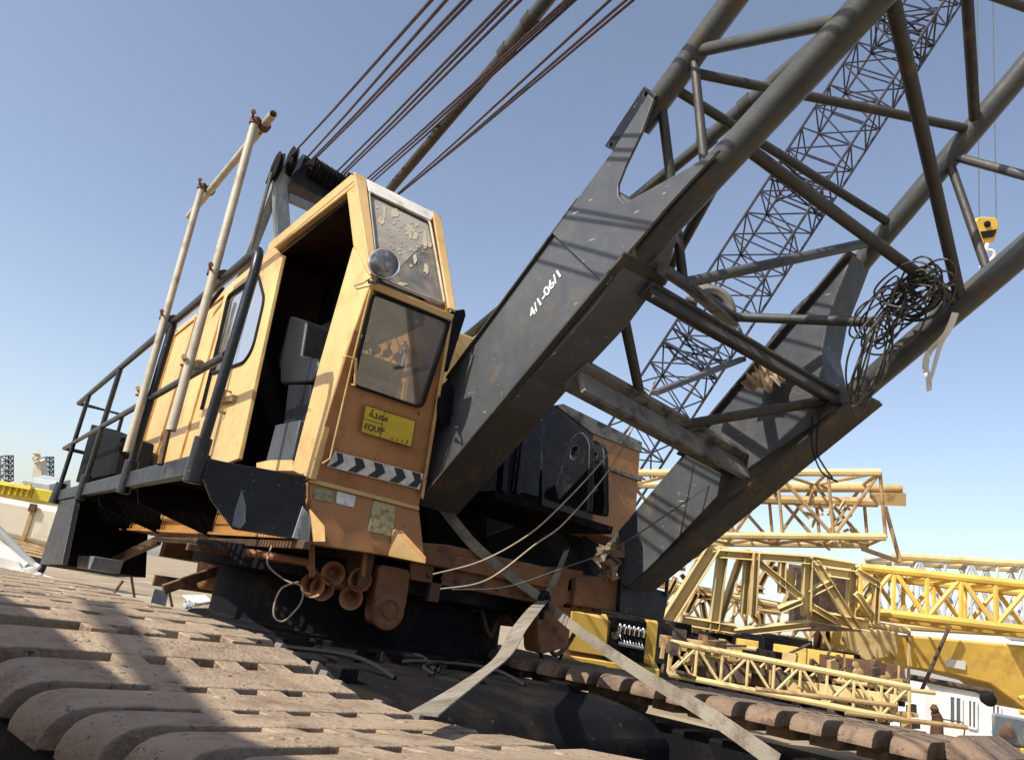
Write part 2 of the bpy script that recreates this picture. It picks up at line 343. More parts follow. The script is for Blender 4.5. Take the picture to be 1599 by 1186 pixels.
# --- crawler tracks
T = .234
def tl(l, s, z): return V((l*math.cos(T)-s*math.sin(T), l*math.sin(T)+s*math.cos(T), z))
PROF = [(-.6, 1.27), (.2, 1.26), (.9, 1.235), (1.35, 1.201), (1.63, 1.18), (1.91, 1.166), (2.18, 1.175), (2.45, 1.215), (2.73, 1.268), (3.1, 1.287), (4.8, 1.293), (6, 1.272), (8, 1.28)]
def zprof(s):
    for (a, za), (b, zb) in zip(PROF, PROF[1:]):
        if a <= s <= b:
            t = (s-a)/(b-a); return za+(zb-za)*t
    return PROF[-1][1]
def shoe_mb(mirror=1):  # one pad: crowned plate, rounded outer end, four lugs towards the next pad
    m = MB(); secs = []
    for l, dz, dd in ((.752, -.075, .02), (.762, -.046, .045), (.78, -.024, .07), (.805, -.010, .085), (.84, -.002, .09), (.87, 0, .09), (1.287, 0, .09), (1.80, 0, .09), (1.824, -.02, .07)):
        secs.append((l-1.287, dz, dz-dd if dd > .05 else dz-dd))
    vs = []; fs = []
    for l, zt, zb in secs: vs += [(l, 0, zt), (l, .186, zt), (l, .186, min(zb, -.088)), (l, 0, min(zb, -.088))]
    for i in range(len(secs)-1):
        for k in range(4): fs.append((i*4+k, i*4+4+k, i*4+4+(k+1) % 4, i*4+(k+1) % 4))
    fs += [(0, 1, 2, 3), tuple(range(len(vs)-1, len(vs)-5, -1))]
    m.add(vs, fs)
    for a, b in ((1.10, 1.186), (1.268, 1.347), (1.429, 1.508), (1.59, 1.687)):
        m.box(((a+b)/2-1.287, -.041, -.046), (b-a, .086, .086))
    m.box((0, .09, -.13), (.5, .17, .085))
    for i in range(3):                                              # worn bolt heads and plugs
        m.lathe((random.uniform(-.35, .4), .12+random.uniform(-.05, .04), -.004), (0, 0, 1), [(.016, 0), (.016, .006), (.011, .008)], 10)
    return m
shoe_variants = []
def track(name, l0, lab, ds=0.0, flat=None, sm='shoe'):
    tr = group_part(name, crane); tag(tr, label=lab)
    path = []; s0, s1, rad = .55, 7.2, .58
    n1 = int((s1-s0)/.276)
    for i in range(n1+1):
        s = 1.35+ds+.276*(i-3); z = flat or zprof(s)
        path.append((s, z, 0 if flat else math.atan2(zprof(s+.2)-zprof(s), .2), False))
    sa, sb = path[0][0], path[-1][0]+.276
    for cs, a0, sg in ((sb, 90, -1), (sa, 270, -1)):
        for k in range(1, 6):
            a = math.radians(a0+sg*k*30)
            path.append((cs+rad*math.cos(a), .68+rad*math.sin(a), a-math.pi/2, True))
    for i in range(n1+1): path.append((sa+.276*i, .1, math.pi, True))
    base = []
    for vi in range(3):
        mb = shoe_mb(); o = mb.build('shoe', sm, tr, bevel=.011, org=V((0, 0, 0))); base.append(o)
    for i, (s, z, a, low) in enumerate(path):
        o = base[i] if i < 3 else base[random.randrange(3)].copy()
        if i >= 3: COL.objects.link(o); o.parent = tr
        o.location = tl(l0, s, z) - ORG[crane.name]
        o.rotation_euler = (Matrix.Rotation(T, 3, 'Z') @ Matrix.Rotation(a, 3, 'X') @ Matrix.Rotation(random.uniform(-.006, .006), 3, 'Y')).to_euler()
    fr = MB(); fr.prism([tl(l0-.3, -.1, .35), tl(l0-.3, 7.6, .35), tl(l0-.3, 7.6, .95), tl(l0-.3, -.1, .95)], tl(.6, 0, 0)-tl(0, 0, 0))
    fr.build('track_frame', 'dark_steel', tr, bevel=.02)
    for s in (.0, 7.5): wh = MB(); wh.lathe(tl(l0-.33, s, .66), tl(1, 0, 0), [(.1, -.02), (.1, 0), (.4, 0), (.46, .04), (.46, .3), (.44, .36), (.46, .62), (.4, .66), (.1, .66)], 32); wh.build('idler_wheel', 'shoe_side', tr)
    for k in range(9): wh = MB(); wh.lathe(tl(l0-.28, .8+k*.75, .28), tl(1, 0, 0), [(.06, -.05), (.15, 0), (.15, .56), (.06, .6)], 18); wh.build('roller', 'shoe_side', tr)
    for k in range(3): wh = MB(); wh.lathe(tl(l0-.2, 1.2+k*2.3, 1.02), tl(1, 0, 0), [(.05, -.05), (.1, 0), (.1, .4), (.05, .45)], 18); wh.build('roller', 'shoe_side', tr)
    return tr
nt_ = track('crawler_track', 1.287, 'near crawler track of worn brown steel shoes')
ft_ = track('crawler_track', 5.45, 'far crawler track half in shadow', .75, 1.215, 'shoe_rusty')
ch = MB()
for i in range(46):                                                  # ribbed chain guard hanging along the inner edge
    s = 1.5+i*.066; z = zprof(s)-.06
    ch.box(tl(1.895+.02*math.sin(i*.9), s, z-.02+.012*math.sin(i*2.1)), (.11, .034, .09), Matrix.Rotation(T+.35, 3, 'Z') @ Matrix.Rotation(.4, 3, 'Y'))
ch.build('track_guard', 'tread', crane, bevel=.004)
# --- car body and turntable
cb = MB()
prof = [(2.9, .30), (2.72, .5), (2.72, .88), (2.86, 1.03), (3.3, 1.08), (6.0, 1.08), (6.1, .9), (6.1, .3)]
cb.prism([tl(1.86, s, z) for s, z in prof], tl(3.0, 0, 0)-tl(0, 0, 0))
cb.build('car_body', 'dark_steel', crane, bevel=.05)
bs = MB(); c0 = ax_(862, 1146, 3.0); c0 = tl(3.75, 2.72, .66)
bs.lathe(c0, tl(0, -1, 0), [(.2, -.02), (.2, .03), (.14, .035), (.14, .06), (.07, .065)], 28)
bs.lathe(tl(2.5, 2.72, .62), tl(0, -1, 0), [(.16, -.02), (.16, .03), (.1, .035)], 24); bs.build('boss', 'dark_steel', crane, bevel=.006)
random.seed(41)
for k in range(10):
    p = tl(random.uniform(2.0, 4.6), random.uniform(2.95, 4.6), 1.09); e = p+V((random.uniform(-.9, .9), random.uniform(-.3, .9), .01)); m = MB(); m.tube(catmull([p, p.lerp(e, .3)+V((.08, .1, .05)), p.lerp(e, .7)+V((-.06, .05, .03)), e], 8), random.uniform(.010, .017), 8); m.build('hydraulic_hose', 'rubber', crane)
for k in range(8): m = MB(); m.box(tl(random.uniform(2.0, 4.7), random.uniform(3.0, 4.6), 1.1), (random.uniform(.1, .4), random.uniform(.1, .3), random.uniform(.03, .1)), Matrix.Rotation(random.uniform(0, 3), 3, 'Z')); m.build('cover_plate', 'dark_steel', crane, bevel=.006)
tb = MB(); tb.lathe((3.05, 6.45, 1.0), (0, 0, 1), [(1.35, 0), (1.35, .14), (1.2, .16), (1.2, .5), (1.42, .52), (1.42, .68)], 64)
tb.build('turntable', 'dark_steel', crane, bevel=.01)
# --- revolving frame under cab
A_ = lambda x, y, Y=4.85: ay_(x, y, Y)
rf = MB(); rf.box((3.37, 8.1, 1.79), (2.96, 6.3, .1)); rf.build('revolving_frame', 'dusty_orange', crane, bevel=.008)
lg = MB()
for X in (2.35, 2.9, 4.1): lg.box((X, 8.0, 1.62), (.09, 6.0, .24))
lg.box((3.2, 7.2, 1.62), (2.4, .08, .22)); lg.box((3.2, 9.4, 1.62), (2.4, .08, .22)); lg.build('frame_girder', 'rust', crane, bevel=.006)
bp_ = MB()                                                           # sloping belly bars and pipes under the cab
bp_.bar(ax_(150, 888, 1.8), ax_(248, 843, 1.8), .06, .09); bp_.bar(ax_(248, 842, 1.80), ax_(480, 851, 1.80), .05, .05)
bp_.bar(ay_(292, 853, 6.0), ay_(470, 880, 6.0), .06, .05); bp_.bar(ay_(255, 920, 7.5), ay_(390, 872, 7.5), .08, .08)
bp_.bar(ay_(240, 905, 8.2), ay_(380, 925, 8.2), .06, .1); bp_.tube([ay_(420, 870, 5.6), ay_(520, 890, 5.4)], .035)
bp_.build('belly_bar', 'rust', crane, bevel=.004)
tk = MB(); tk.tube([V((2.1, 8.0, 1.55)), V((2.9, 8.0, 1.55))], .28, 24); tk.build('air_tank', 'dusty_orange', crane, bevel=.02)

# --- cab
XL, XR = 1.757, 2.569
PA = ax_(480, 750, XL); PB = A_(654, 792); PT = ax_(577, 436, XL)
nL = (PB-PA).cross(PT-PA).normalized()
if nL.y > 0: nL.negate()
Lp = lambda x, y: ap_(x, y, PA, nL)
PT2 = Lp(703, 494); PU = ax_(556, 283, XL)
nU = (PT2-PT).cross(PU-PT).normalized()
if nU.y > 0: nU.negate()
Up = lambda x, y: ap_(x, y, PT, nU)
PU2 = Up(682, 347)
cab = MB()
# lower front sheet with window opening
win_lo = rounded([Lp(580, 457), Lp(699, 503), Lp(655, 636), Lp(547, 600)], .05)
cab_front = plate_mesh([PA, PB, PT2, PT], [win_lo], .035, -nL)
cab.add(cab_front.v, cab_front.f)
win_up = rounded([Up(572, 305), Up(667, 351), Up(690, 481), Up(585, 438)], .05)
cu_ = plate_mesh([PT+nU*-.0, PT2, PU2, PU], [win_up], .035, -nU); cab.add(cu_.v, cu_.f)
ytop = PU.y; ztop = PU.z; YB = 7.35
cab.add([V((PB.x, PB.y+.02, 1.74)), PB+V((0, .02, 0)), PT2+V((0, .02, 0)), PU2+V((0, .02, 0)), V((PU2.x, YB, PU2.z)), V((PT2.x, YB, PT2.z)), V((PB.x, YB, 1.74))], [(0, 1, 2, 5, 6), (2, 3, 4, 5)])   # right wall
cab.prism([V((XL+.04, YB, 1.74)), V((XR, YB, 1.74)), V((XR, YB, ztop-.05)), V((XL+.04, YB, ztop-.05))], (0, .03, 0))
cab.box(((XL+XR)/2, (4.9+YB)/2, 2.06), (XR-XL-.02, YB-4.95, .05))
cabo = cab.build('cab', 'cab_orange', crane, bevel=.006)
rim = MB()
def pil(a, b, a2, b2): rim.prism([a, b, b2, a2], (.035, 0, 0))
Xs = XL-.004
# front-left pillar (side face), lower then upper
pl = [(480, 750), (532, 560), (577, 436), (553, 388), (497, 570), (455, 735)]
P_ = lambda x, y: ax_(x, y, Xs)
rim.prism([P_(483, 748), P_(512, 640), P_(536, 560), P_(579, 436), P_(551, 384), P_(497, 572), P_(455, 735)], (.05, 0, 0))
rim.prism([P_(579, 436), P_(560, 284), P_(541, 300), P_(551, 384)], (.05, 0, 0))
rim.prism([P_(560, 284), P_(548, 272), P_(420, 379), P_(424, 391), P_(541, 300)], (.06, 0, 0))             # roof edge beam
rim.prism([P_(420, 379), P_(424, 391), P_(440, 398), P_(374, 690), P_(352, 690)], (.05, 0, 0))            # rear door post
rim.build('cab_frame', 'cab_yellow', cabo, bevel=.01)
rf_ = MB(); rf_.prism([PU+V((-.01, .03, -.0)), PU2+V((.03, .03, 0)), V((PU2.x+.03, YB+.05, PU2.z)), V((XL-.01, YB+.05, ztop))], (0, 0, .05))
rf_.build('cab_roof', 'cab_yellow', cabo, bevel=.015)
tr_ = MB(); a, b = Up(563, 284), Up(676, 340); c_, d_ = Up(668, 351), Up(572, 306)
tr_.prism([a-nU*-.03, b-nU*-.03, c_-nU*-.03, d_-nU*-.03], nU*.018); tr_.build('roof_strip', 'white_paint', cabo, bevel=.006)
po = MB()                                                            # front corner posts standing proud of the sheet
po.prism([Up(548, 276)+nU*.034, Up(566, 286)+nU*.034, Up(584, 443)+nU*.034, Up(572, 436)+nU*.034], nU*.02)
po.prism([Up(670, 336)+nU*.034, Up(684, 347)+nU*.034, Up(706, 494)+nU*.034, Up(694, 488)+nU*.034], nU*.02)
po.prism([Lp(573, 437)+nL*.034, Lp(704, 492)+nL*.034, Lp(700, 502)+nL*.034, Lp(578, 452)+nL*.034], nL*.022)
po.prism([Lp(703, 494)+nL*.036, Lp(694, 520)+nL*.036, Lp(652, 775)+nL*.036, Lp(657, 778)+nL*.036], nL*.012)
po.build('corner_post', 'cab_yellow', cabo, bevel=.008)
trm = MB()
trm.tube([Lp(575, 452)+nL*.04, Lp(548, 560)+nL*.04, Lp(512, 714)+nL*.04, Lp(500, 722)+nL*.04], .006, 6)
trm.build('drip_rail', 'cab_yellow', cabo)
def seal(loop, n, off, r, m):
    s = MB(); pts = [p+n*off for p in loop]; s.tube(pts+[pts[0], pts[1]], r, 6, False); s.build('window_seal', m, cabo)
seal(win_lo, nL, .038, .011, 'rubber'); seal(win_up, nU, .038, .010, 'scaffold')
gl = MB(); gl.add([p+nL*.018 for p in win_lo], [tuple(range(len(win_lo)))]); gl.build('windscreen', 'glass_clear', cabo)
gl = MB(); gl.add([p+nU*.018 for p in win_up], [tuple(range(len(win_up)))]); gl.build('windscreen', 'glass_film', cabo)
fm_ = MB(); p = [Up(574, 308)+nU*.0205, Up(665, 353)+nU*.0205, Up(672, 383)+nU*.0205, Up(655, 388)+nU*.0205, Up(640, 402)+nU*.0205, Up(622, 420)+nU*.0205, Up(606, 437)+nU*.0205, Up(587, 434)+nU*.0205]; fm_.add(p, [tuple(range(len(p)))]); fm_.build('tint_film', 'tint_film', cabo)  # old film sheet; its slanted edge is shaped to mimic the pane's reflection boundary
sp = MB(); random.seed(3)                                            # flakes of old film and mud splashes on the upper pane
def blob(x, y, rx, ry, plane, n_, off, jit=.35, rot=0):
    pts = []; k = 11
    for i in range(k):
        a = i*math.tau/k; r = 1+random.uniform(-jit, jit); X = rx*r*math.cos(a); Y = ry*r*math.sin(a)
        pts.append(plane(x+X*math.cos(rot)-Y*math.sin(rot), y+X*math.sin(rot)+Y*math.cos(rot))+n_*off)
    return pts
for x, y, rx, ry in ((597, 335, 3, 12), (593, 348, 5, 6), (614, 337, 6, 7), (638, 364, 6, 10), (645, 372, 5, 5), (661, 375, 4, 12), (647, 354, 3, 4), (646, 406, 3, 8), (663, 424, 4, 8), (633, 361, 3, 3), (668, 385, 3, 6), (624, 447, 9, 2.2)):
    p = blob(x, y, rx, ry, Up, nU, .0235); sp.add(p, [tuple(range(len(p)))])
for k in range(70):
    x = random.gauss(622, 28); y = random.gauss(375, 30)
    if not (580+(y-300)*.1 < x < 664+(y-350)*.17 and 322+(x-580)*.45 < y < 430): continue
    r = random.uniform(.8, 2.2); p = blob(x, y, r*1.2, r, Up, nU, .0235); sp.add(p, [tuple(range(len(p)))])
tag(sp.build('film_flakes', 'flake', cabo), kind='stuff')
# lower skirt box with decals
sk = MB(); sk.prism([A_(484, 752), A_(655, 797), A_(664, 880), A_(606, 868), A_(487, 850)], (0, .3, 0)); sko = sk.build('cab_skirt', 'cab_orange', cabo, bevel=.008)
sk = MB(); sk.prism([A_(484, 746, 4.83), A_(655, 790, 4.83), A_(655, 797, 4.83), A_(484, 753, 4.83)], (0, .05, 0)); sk.build('skirt_ledge', 'cab_yellow', cabo, bevel=.004)
wd = MB(); wd.prism([A_(482, 795, 4.84), A_(505, 822, 4.8), A_(506, 846, 4.72), A_(488, 846, 4.84)], (0, -.02, .004)); wd.build('step_wedge', 'cab_yellow', cabo, bevel=.003)
wd = MB(); wd.prism([A_(613, 828, 4.84), A_(626, 829, 4.83), A_(664, 871, 4.66), A_(664, 880, 4.66), A_(606, 868, 4.84)], (0, -.006, .01)); wd.build('step_wedge', 'cab_yellow', cabo, bevel=.003)
def decal(name, loop, n_, off, m, th=.003, par=None):
    d = MB(); d.prism([p+n_*off for p in loop], n_*th); return d.build(name, m, par or cabo)
nY = V((0, -1, 0))
decal('data_plate', [A_(583, 781), A_(618, 790), A_(611, 837), A_(573, 828)], nY, .004, 'brass_plate')
decal('sticker', rounded([A_(491, 760), A_(522, 768), A_(518, 784), A_(487, 778)], .02), nY, .004, 'decal_green')
decal('sticker', rounded([A_(526, 766), A_(555, 774), A_(552, 792), A_(524, 785)], .01), nY, .004, 'decal_white')
# chevron strip
decal('chevron_strip', [Lp(520, 703), Lp(657, 738), Lp(651, 762), Lp(507, 726)], nL, .038, 'decal_white')
cv = MB()
def strip(u, v):                                                     # u along, v across the strip
    tl_, tr2, br, bl = (520, 703), (657, 738), (651, 762), (507, 726)
    t = (tl_[0]+(tr2[0]-tl_[0])*u, tl_[1]+(tr2[1]-tl_[1])*u); b = (bl[0]+(br[0]-bl[0])*u, bl[1]+(br[1]-bl[1])*u)
    return Lp(t[0]+(b[0]-t[0])*v, t[1]+(b[1]-t[1])*v)+nL*.0415
for u0 in (.02, .22, .44, .67, .87):
    wq = .12 if u0 > .1 else .08
    cv.prism([strip(u0, .04), strip(u0+wq*.8, .04), strip(min(1, u0+wq+.04), .5), strip(u0+wq*.8, .96), strip(u0, .96), strip(u0+.055, .5)], nL*.002)
cv.build('chevrons', 'decal_black', cabo)
# equipment number plate
npz = [Lp(567, 631), Lp(645, 656), Lp(638, 696), Lp(560, 673)]
pl_ = decal('number_plate', rounded(npz, .012), nL, .037, 'plate_yellow', .004)
b_ = MB()
for a, b in ((0, 1), (1, 2), (2, 3), (3, 0)): b_.tube([npz[a]+nL*.042, npz[b]+nL*.042], .0025, 5)
def npp(u, v): return (npz[0]*(1-u)+npz[1]*u)*(1-v)+(npz[3]*(1-u)+npz[2]*u)*v+nL*.042
b_.tube([npp(.37, 0), npp(.37, 1)], .002, 5); b_.tube([npp(.0, .5), npp(.37, .5)], .002, 5); b_.build('plate_border', 'letter_dark', cabo)
ud = (npz[2]-npz[3]).normalized(); vd = (npz[0]-npz[3]).normalized()
for body, u, v, sz in (('EQUIP', .035, .84, .052), ('\ufe93\ufeaa\ufecc\ufee3', .09, .36, .07), ('1', .40, .74, .13)):
    try:
        t = text_mb(body, npp(u, v), ud, vd, sz)
        if t.v: t.build('lettering', 'letter_dark', cabo)
    except Exception as e: print('text', e)
pt = MB(); pt.prism(rounded([npp(.47, .1), npp(.93, .12), npp(.90, .82), npp(.46, .78)], .01), nL*.002); pt.build('plate_patch', 'plate_yellow', cabo)
bt = MB()
for u in (.6, .7, .8): bt.box(npp(u, .9), (.012, .004, .008))
bt.tube([npp(.9, .8), npp(.91, .92), npp(.87, .93)], .004, 5); bt.build('letter_remains', 'letter_dark', cabo)
# floodlight
fc = ap_(599, 413, PT+nU*.15, nU); fd = (V((-.25, -1, -.12))).normalized()
fl = MB(); fl.lathe(fc, fd, [(.02, -.1), (.06, -.09), (.085, -.05), (.097, 0), (.102, .012), (.102, .022), (.092, .026)], 32); flo = fl.build('floodlight', 'black_paint', cabo)
le = MB(); le.lathe(fc+fd*.024, fd, [(.092, 0), (.088, .012), (.06, .022), (.02, .027)], 32); le.build('lens', 'lens', cabo)
rm = MB(); rm.tube(arc(fc+fd*.024, fd.cross(V((0, 0, 1))).normalized(), fd.cross(fd.cross(V((0, 0, 1)))).normalized(), .096, 0, math.tau, 32), .007, 6); rm.build('lamp_rim', 'chrome', cabo)
br = MB(); br.tube([fc-fd*.04+V((0, 0, -.09)), ap_(586, 442, PT+nU*.1, nU), ap_(577, 440, PT+nU*.03, nU)], .014, 8)
br.tube([Up(577, 440)+nU*.05, Lp(560, 443)+nL*.08, Lp(548, 447)+nL*.06, Lp(553, 452)+nL*.05, Lp(577, 446)+nL*.05], .004, 5); br.build('lamp_bracket', 'black_paint', cabo)
gh = MB(); gh.tube([Lp(533, 556)+nL*.04, Lp(533, 556)+nL*.09, Lp(548, 560)+nL*.09, Lp(546, 600)+nL*.09, Lp(546, 600)+nL*.04], .009, 8); gh.build('grab_handle', 'cab_yellow', cabo)
# beacon on roof
bc = ax_(508, 297, 1.97); bc.z = ztop+.03
be = MB(); be.lathe(bc, (0, 0, 1), [(.12, -.02), (.12, .05), (.115, .07)], 24); be.build('beacon_base', 'bg_grey', cabo)
be = MB(); be.lathe(bc+V((0, 0, .07)), (0, 0, 1), [(.11, 0), (.11, .12), (.095, .18), (.06, .22), (.02, .235)], 24); be.build('roof_beacon', 'beacon', cabo)
# inside: lining, seat, control boxes, levers
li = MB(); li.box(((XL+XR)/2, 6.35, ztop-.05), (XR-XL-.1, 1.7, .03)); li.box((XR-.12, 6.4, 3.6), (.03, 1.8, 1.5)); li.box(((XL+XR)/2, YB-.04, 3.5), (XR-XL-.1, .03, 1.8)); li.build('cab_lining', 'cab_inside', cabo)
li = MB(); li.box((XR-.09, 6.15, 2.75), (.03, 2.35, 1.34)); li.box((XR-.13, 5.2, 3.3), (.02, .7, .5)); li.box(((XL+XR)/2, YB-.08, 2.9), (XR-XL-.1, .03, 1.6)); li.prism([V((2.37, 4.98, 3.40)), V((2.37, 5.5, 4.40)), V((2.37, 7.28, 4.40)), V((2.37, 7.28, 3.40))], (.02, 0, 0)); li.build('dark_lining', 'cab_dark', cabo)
Sx = 2.0
st = MB(); q = lambda x, y: ax_(x, y, 1.88)
st.prism(rounded([q(452, 492), q(478, 500), q(466, 578), q(431, 575)], .06), (.44, 0, 0)); 
st.build('seat_back', 'vinyl', cabo, bevel=.04)
st = MB(); st.prism(rounded([q(437, 566), q(462, 552), q(498, 560), q(490, 596), q(437, 600)], .07), (.46, 0, 0)); st.build('seat_cushion', 'vinyl', cabo, bevel=.04)
st = MB(); st.prism([q(450, 600), q(485, 600), q(478, 720), q(436, 720)], (.36, 0, 0)); st.build('seat_base', 'cab_dark', cabo, bevel=.01)
q = lambda x, y: ax_(x, y, 1.80)
cbx = MB(); cbx.prism([q(430, 663), q(468, 655), q(455, 720), q(415, 720)], (.28, 0, 0)); cbx.build('control_box', 'control_grey', cabo, bevel=.01)
fb = MB(); fb.prism([q(400, 722), q(455, 710), q(456, 735), q(400, 735)], (.25, 0, 0)); fb.build('door_sill', 'cab_yellow', cabo, bevel=.005)
lv = MB(); random.seed(5)
for k in range(9):
    x = 1.92+k*.068; y = 5.15+random.uniform(0, .3); h = random.uniform(.3, .62)
    p = V((x, y, 2.3)); e = p+V((random.uniform(-.05, .05), -.08, h+.35)); lv.tube([p, e], .012, 6); lv.lathe(e, (0, 0, 1), [(.012, -.01), (.028, .01), (.03, .03), (.015, .05)], 10)
lv.build('control_levers', 'chrome', cabo)
pn = MB(); pn.prism([Lp(575, 545)-nL*.28, Lp(660, 575)-nL*.28, Lp(640, 640)-nL*.28, Lp(556, 610)-nL*.28], (0, .22, -.06)); pn.build('instrument_panel', 'cab_inside', cabo, bevel=.01)
pw = MB()
for k in range(14):
    x = random.uniform(565, 650); y = random.uniform(500, 590); a_ = Lp(x, y)-nL*.22; pw.tube([a_, a_+V((random.uniform(-.08, .08), .05, -.06)), a_+V((random.uniform(-.1, .1), .06, -.2))], .005, 5)
for k in range(5): x = 575+k*17; pw.lathe(Lp(x, 535+k*6)-nL*.24, (0, -1, 0), [(.03, 0), (.03, .02), (.01, .022)], 16)
pw.build('gauge_wiring', 'bg_grey', cabo)
# open door swung back along the side, and the house side behind it
XD = 1.69; D_ = lambda x, y: ax_(x, y, XD)
door_o = [D_(427, 386), D_(440, 402), D_(372, 716), D_(296, 745), D_(352, 449)]
wn = rounded([D_(357, 462), D_(404, 428), D_(414, 468), D_(396, 545), D_(382, 566), D_(331, 584)], .1)
dm = plate_mesh(door_o, [wn], .035, (1, 0, 0)); dro = dm.build('cab_door', 'cab_yellow', cabo, bevel=.006)
s_ = MB(); pts = [p+V((-.004, 0, 0)) for p in wn]; s_.tube(pts+pts[:2], .017, 6, False); s_.build('door_seal', 'rubber', cabo)
s_ = MB(); s_.add([p+V((.015, 0, 0)) for p in wn], [tuple(range(len(wn)))]); s_.build('door_glass', 'glass_side', cabo)
s_ = MB(); s_.bar(D_(360, 470)+V((-.02, 0, 0)), D_(318, 640)+V((-.02, 0, 0)), .03, .02); s_.bar(D_(349, 450)+V((-.01, 0, 0)), D_(326, 480)+V((-.01, 0, 0)), .04, .03); s_.build('door_channel', 'rubber', cabo)
hd = MB(); hd.tube([D_(362, 612), D_(362, 612)+V((-.06, 0, 0)), D_(352, 645)+V((-.06, 0, 0)), D_(352, 645)], .014, 8); hd.bar(D_(345, 628)+V((-.02, 0, 0)), D_(370, 622)+V((-.02, 0, 0)), .04, .05); hd.build('door_handle', 'clamp_yellow', cabo)
# machine house
hs = MB(); zt = ax_(300, 492, XL).z; yb = 11.35
hs.box(((XL+4.7)/2+.0, (7.5+yb)/2, (1.85+zt)/2), (4.7-XL, yb-7.5, zt-1.85)); hso = hs.build('machine_house', 'cab_yellow', crane, bevel=.03)
hp = MB()
for y in (8.6, 9.9, 11.0): hp.box((XL-.012, y, (2.0+zt)/2), (.02, .035, zt-2.1))
hp.box((XL-.012, 9.4, zt-.12), (.02, 3.7, .03)); hp.build('house_seam', 'cab_yellow', hso)
# orange ribbed skirt along the side
rs = MB(); ys = 4.9
rs.box((XL+.07, 8.15, 1.9), (.05, 6.5, .3)); rs.box((XL+.03, 8.15, 1.745), (.06, 6.5, .02)); rs.build('side_skirt', 'mesh_orange', hso)

# --- walkway
XO = 1.08; zd = 2.10
wk = MB()
wk.box((XO+.03, (4.83+11.9)/2, 2.045), (.07, 11.9-4.83, .125)); wko = wk.build('walkway', 'black_paint', crane, bevel=.006)
wk = MB()
for k in range(120): wk.box(((XO+.065+XL)/2, 4.92+k*.058, 2.085), (XL-XO-.07, .022, .03))     # open bar grating
for k in range(6): wk.box((XO+.12+k*.1, 8.4, 2.092), (.006, 7.0, .012))
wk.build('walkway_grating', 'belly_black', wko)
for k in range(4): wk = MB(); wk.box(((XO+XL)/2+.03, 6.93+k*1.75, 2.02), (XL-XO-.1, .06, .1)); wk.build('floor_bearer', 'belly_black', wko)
fp = MB(); Y1 = 4.84
fp.prism([A_(304, 712, Y1), A_(478, 743, Y1), A_(478, 846, Y1), A_(452, 840, Y1), A_(365, 826, Y1), A_(330, 780, Y1)], (0, .03, 0)); fpo = fp.build('walkway_apron', 'black_paint', wko, bevel=.004)
tp = MB(); tp.prism([A_(472, 790, Y1), A_(485, 810, Y1), A_(481, 847, Y1), A_(456, 839, Y1)], (0, -.012, 0)); tp.build('tread_plate', 'bg_grey', wko)
tb_ = MB()
for i in range(12):
    for j in range(5):
        x = 462+j*4.5+i*.6*1.0-(i*.7); y = 800+i*3.6
        if y > 790+(472-x)*-1.2 and 460+(847-y)*.25 < x < 482: tb_.box(A_(x, y, Y1-.014), (.014, .004, .005), Matrix.Rotation(.6 if (i+j) % 2 else -.6, 3, 'Y'))
tb_.build('tread_studs', 'grey_blue', wko)
sc_ = MB(); sc_.prism([A_(377, 764, Y1-.002), A_(384, 790, Y1-.002), A_(383, 815, Y1-.002), A_(375, 825, Y1-.002), A_(362, 820, Y1-.002), A_(367, 795, Y1-.002)], (0, -.003, 0)); sc_.build('bare_patch', 'grey_blue', wko)
# under-walkway box, steps and gussets
ub = MB()
ub.prism([V((XO+.05, 11.4, 2.0)), V((XO+.05, 10.9, 2.0)), V((XO+.25, 11.0, 1.22)), V((XO+.05, 11.7, 1.16))], (.9, 0, 0))
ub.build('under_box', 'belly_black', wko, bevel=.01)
for pts, dx in (([ax_(62, 880, XO+.02), ax_(93, 782, XO+.02), ax_(118, 776, XO+.02), ax_(96, 880, XO+.02)], .06), ([ax_(120, 886, XO+.3), ax_(122, 866, XO+.3), ax_(147, 868, XO+.3), ax_(140, 888, XO+.3)], .3)):
    gu = MB(); gu.prism(pts, (dx, 0, 0)); gu.build('gusset', 'grey_blue' if dx > .1 else 'black_paint', wko, bevel=.005)
for y in (6.85, 8.8, 10.5):
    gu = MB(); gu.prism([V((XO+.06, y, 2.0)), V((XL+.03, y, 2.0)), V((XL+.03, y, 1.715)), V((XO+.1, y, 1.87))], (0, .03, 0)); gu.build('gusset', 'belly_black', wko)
cb2 = MB(); B_ = lambda x, y: ax_(x, y, 1.3)
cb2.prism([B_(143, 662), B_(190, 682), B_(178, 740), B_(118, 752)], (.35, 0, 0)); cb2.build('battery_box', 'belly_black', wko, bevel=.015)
# --- handrail
def rail(pts, r=.034, name='rail'): m = MB(); m.tube(pts, r, 12); return m.build(name, 'rail_black', hro)
hro = group_part('handrail', crane)
W_ = lambda x, y: ax_(x, y, XO)
zt1, zt2 = 3.40, 2.72
y_posts = (4.84, 7.05, 9.75)
def curve(pts, k=6):
    return rounded([pts[0]-(pts[1]-pts[0])*0]+pts[1:], .12, k)
p0 = V((XO, 4.84, 2.0)); pc = V((XO, 4.70, zt1)); pe = V((XO, 13.1, zt1+.04))
cor = [pc+(p0-pc).normalized()*.16, pc+(p0-pc).normalized()*.05+(pe-pc).normalized()*.03, pc+(pe-pc).normalized()*.06+(p0-pc).normalized()*.012, pc+(pe-pc).normalized()*.18]
rail([p0]+cor+[pe, V((1.7, 13.15, zt1+.04)), V((1.72, 13.15, 2.6))], .032, 'top_rail')
rail([V((XO, 4.84, zt2)), V((XO, 13.1, zt2+.04)), V((1.65, 13.1, zt2+.04))], .027, 'middle_rail')
for y in (7.05, 9.6, 12.0):
    rail([V((XO, y, 1.98)), V((XO, y, zt1+.02))], .033 if y < 8 else .028, 'rail_post')
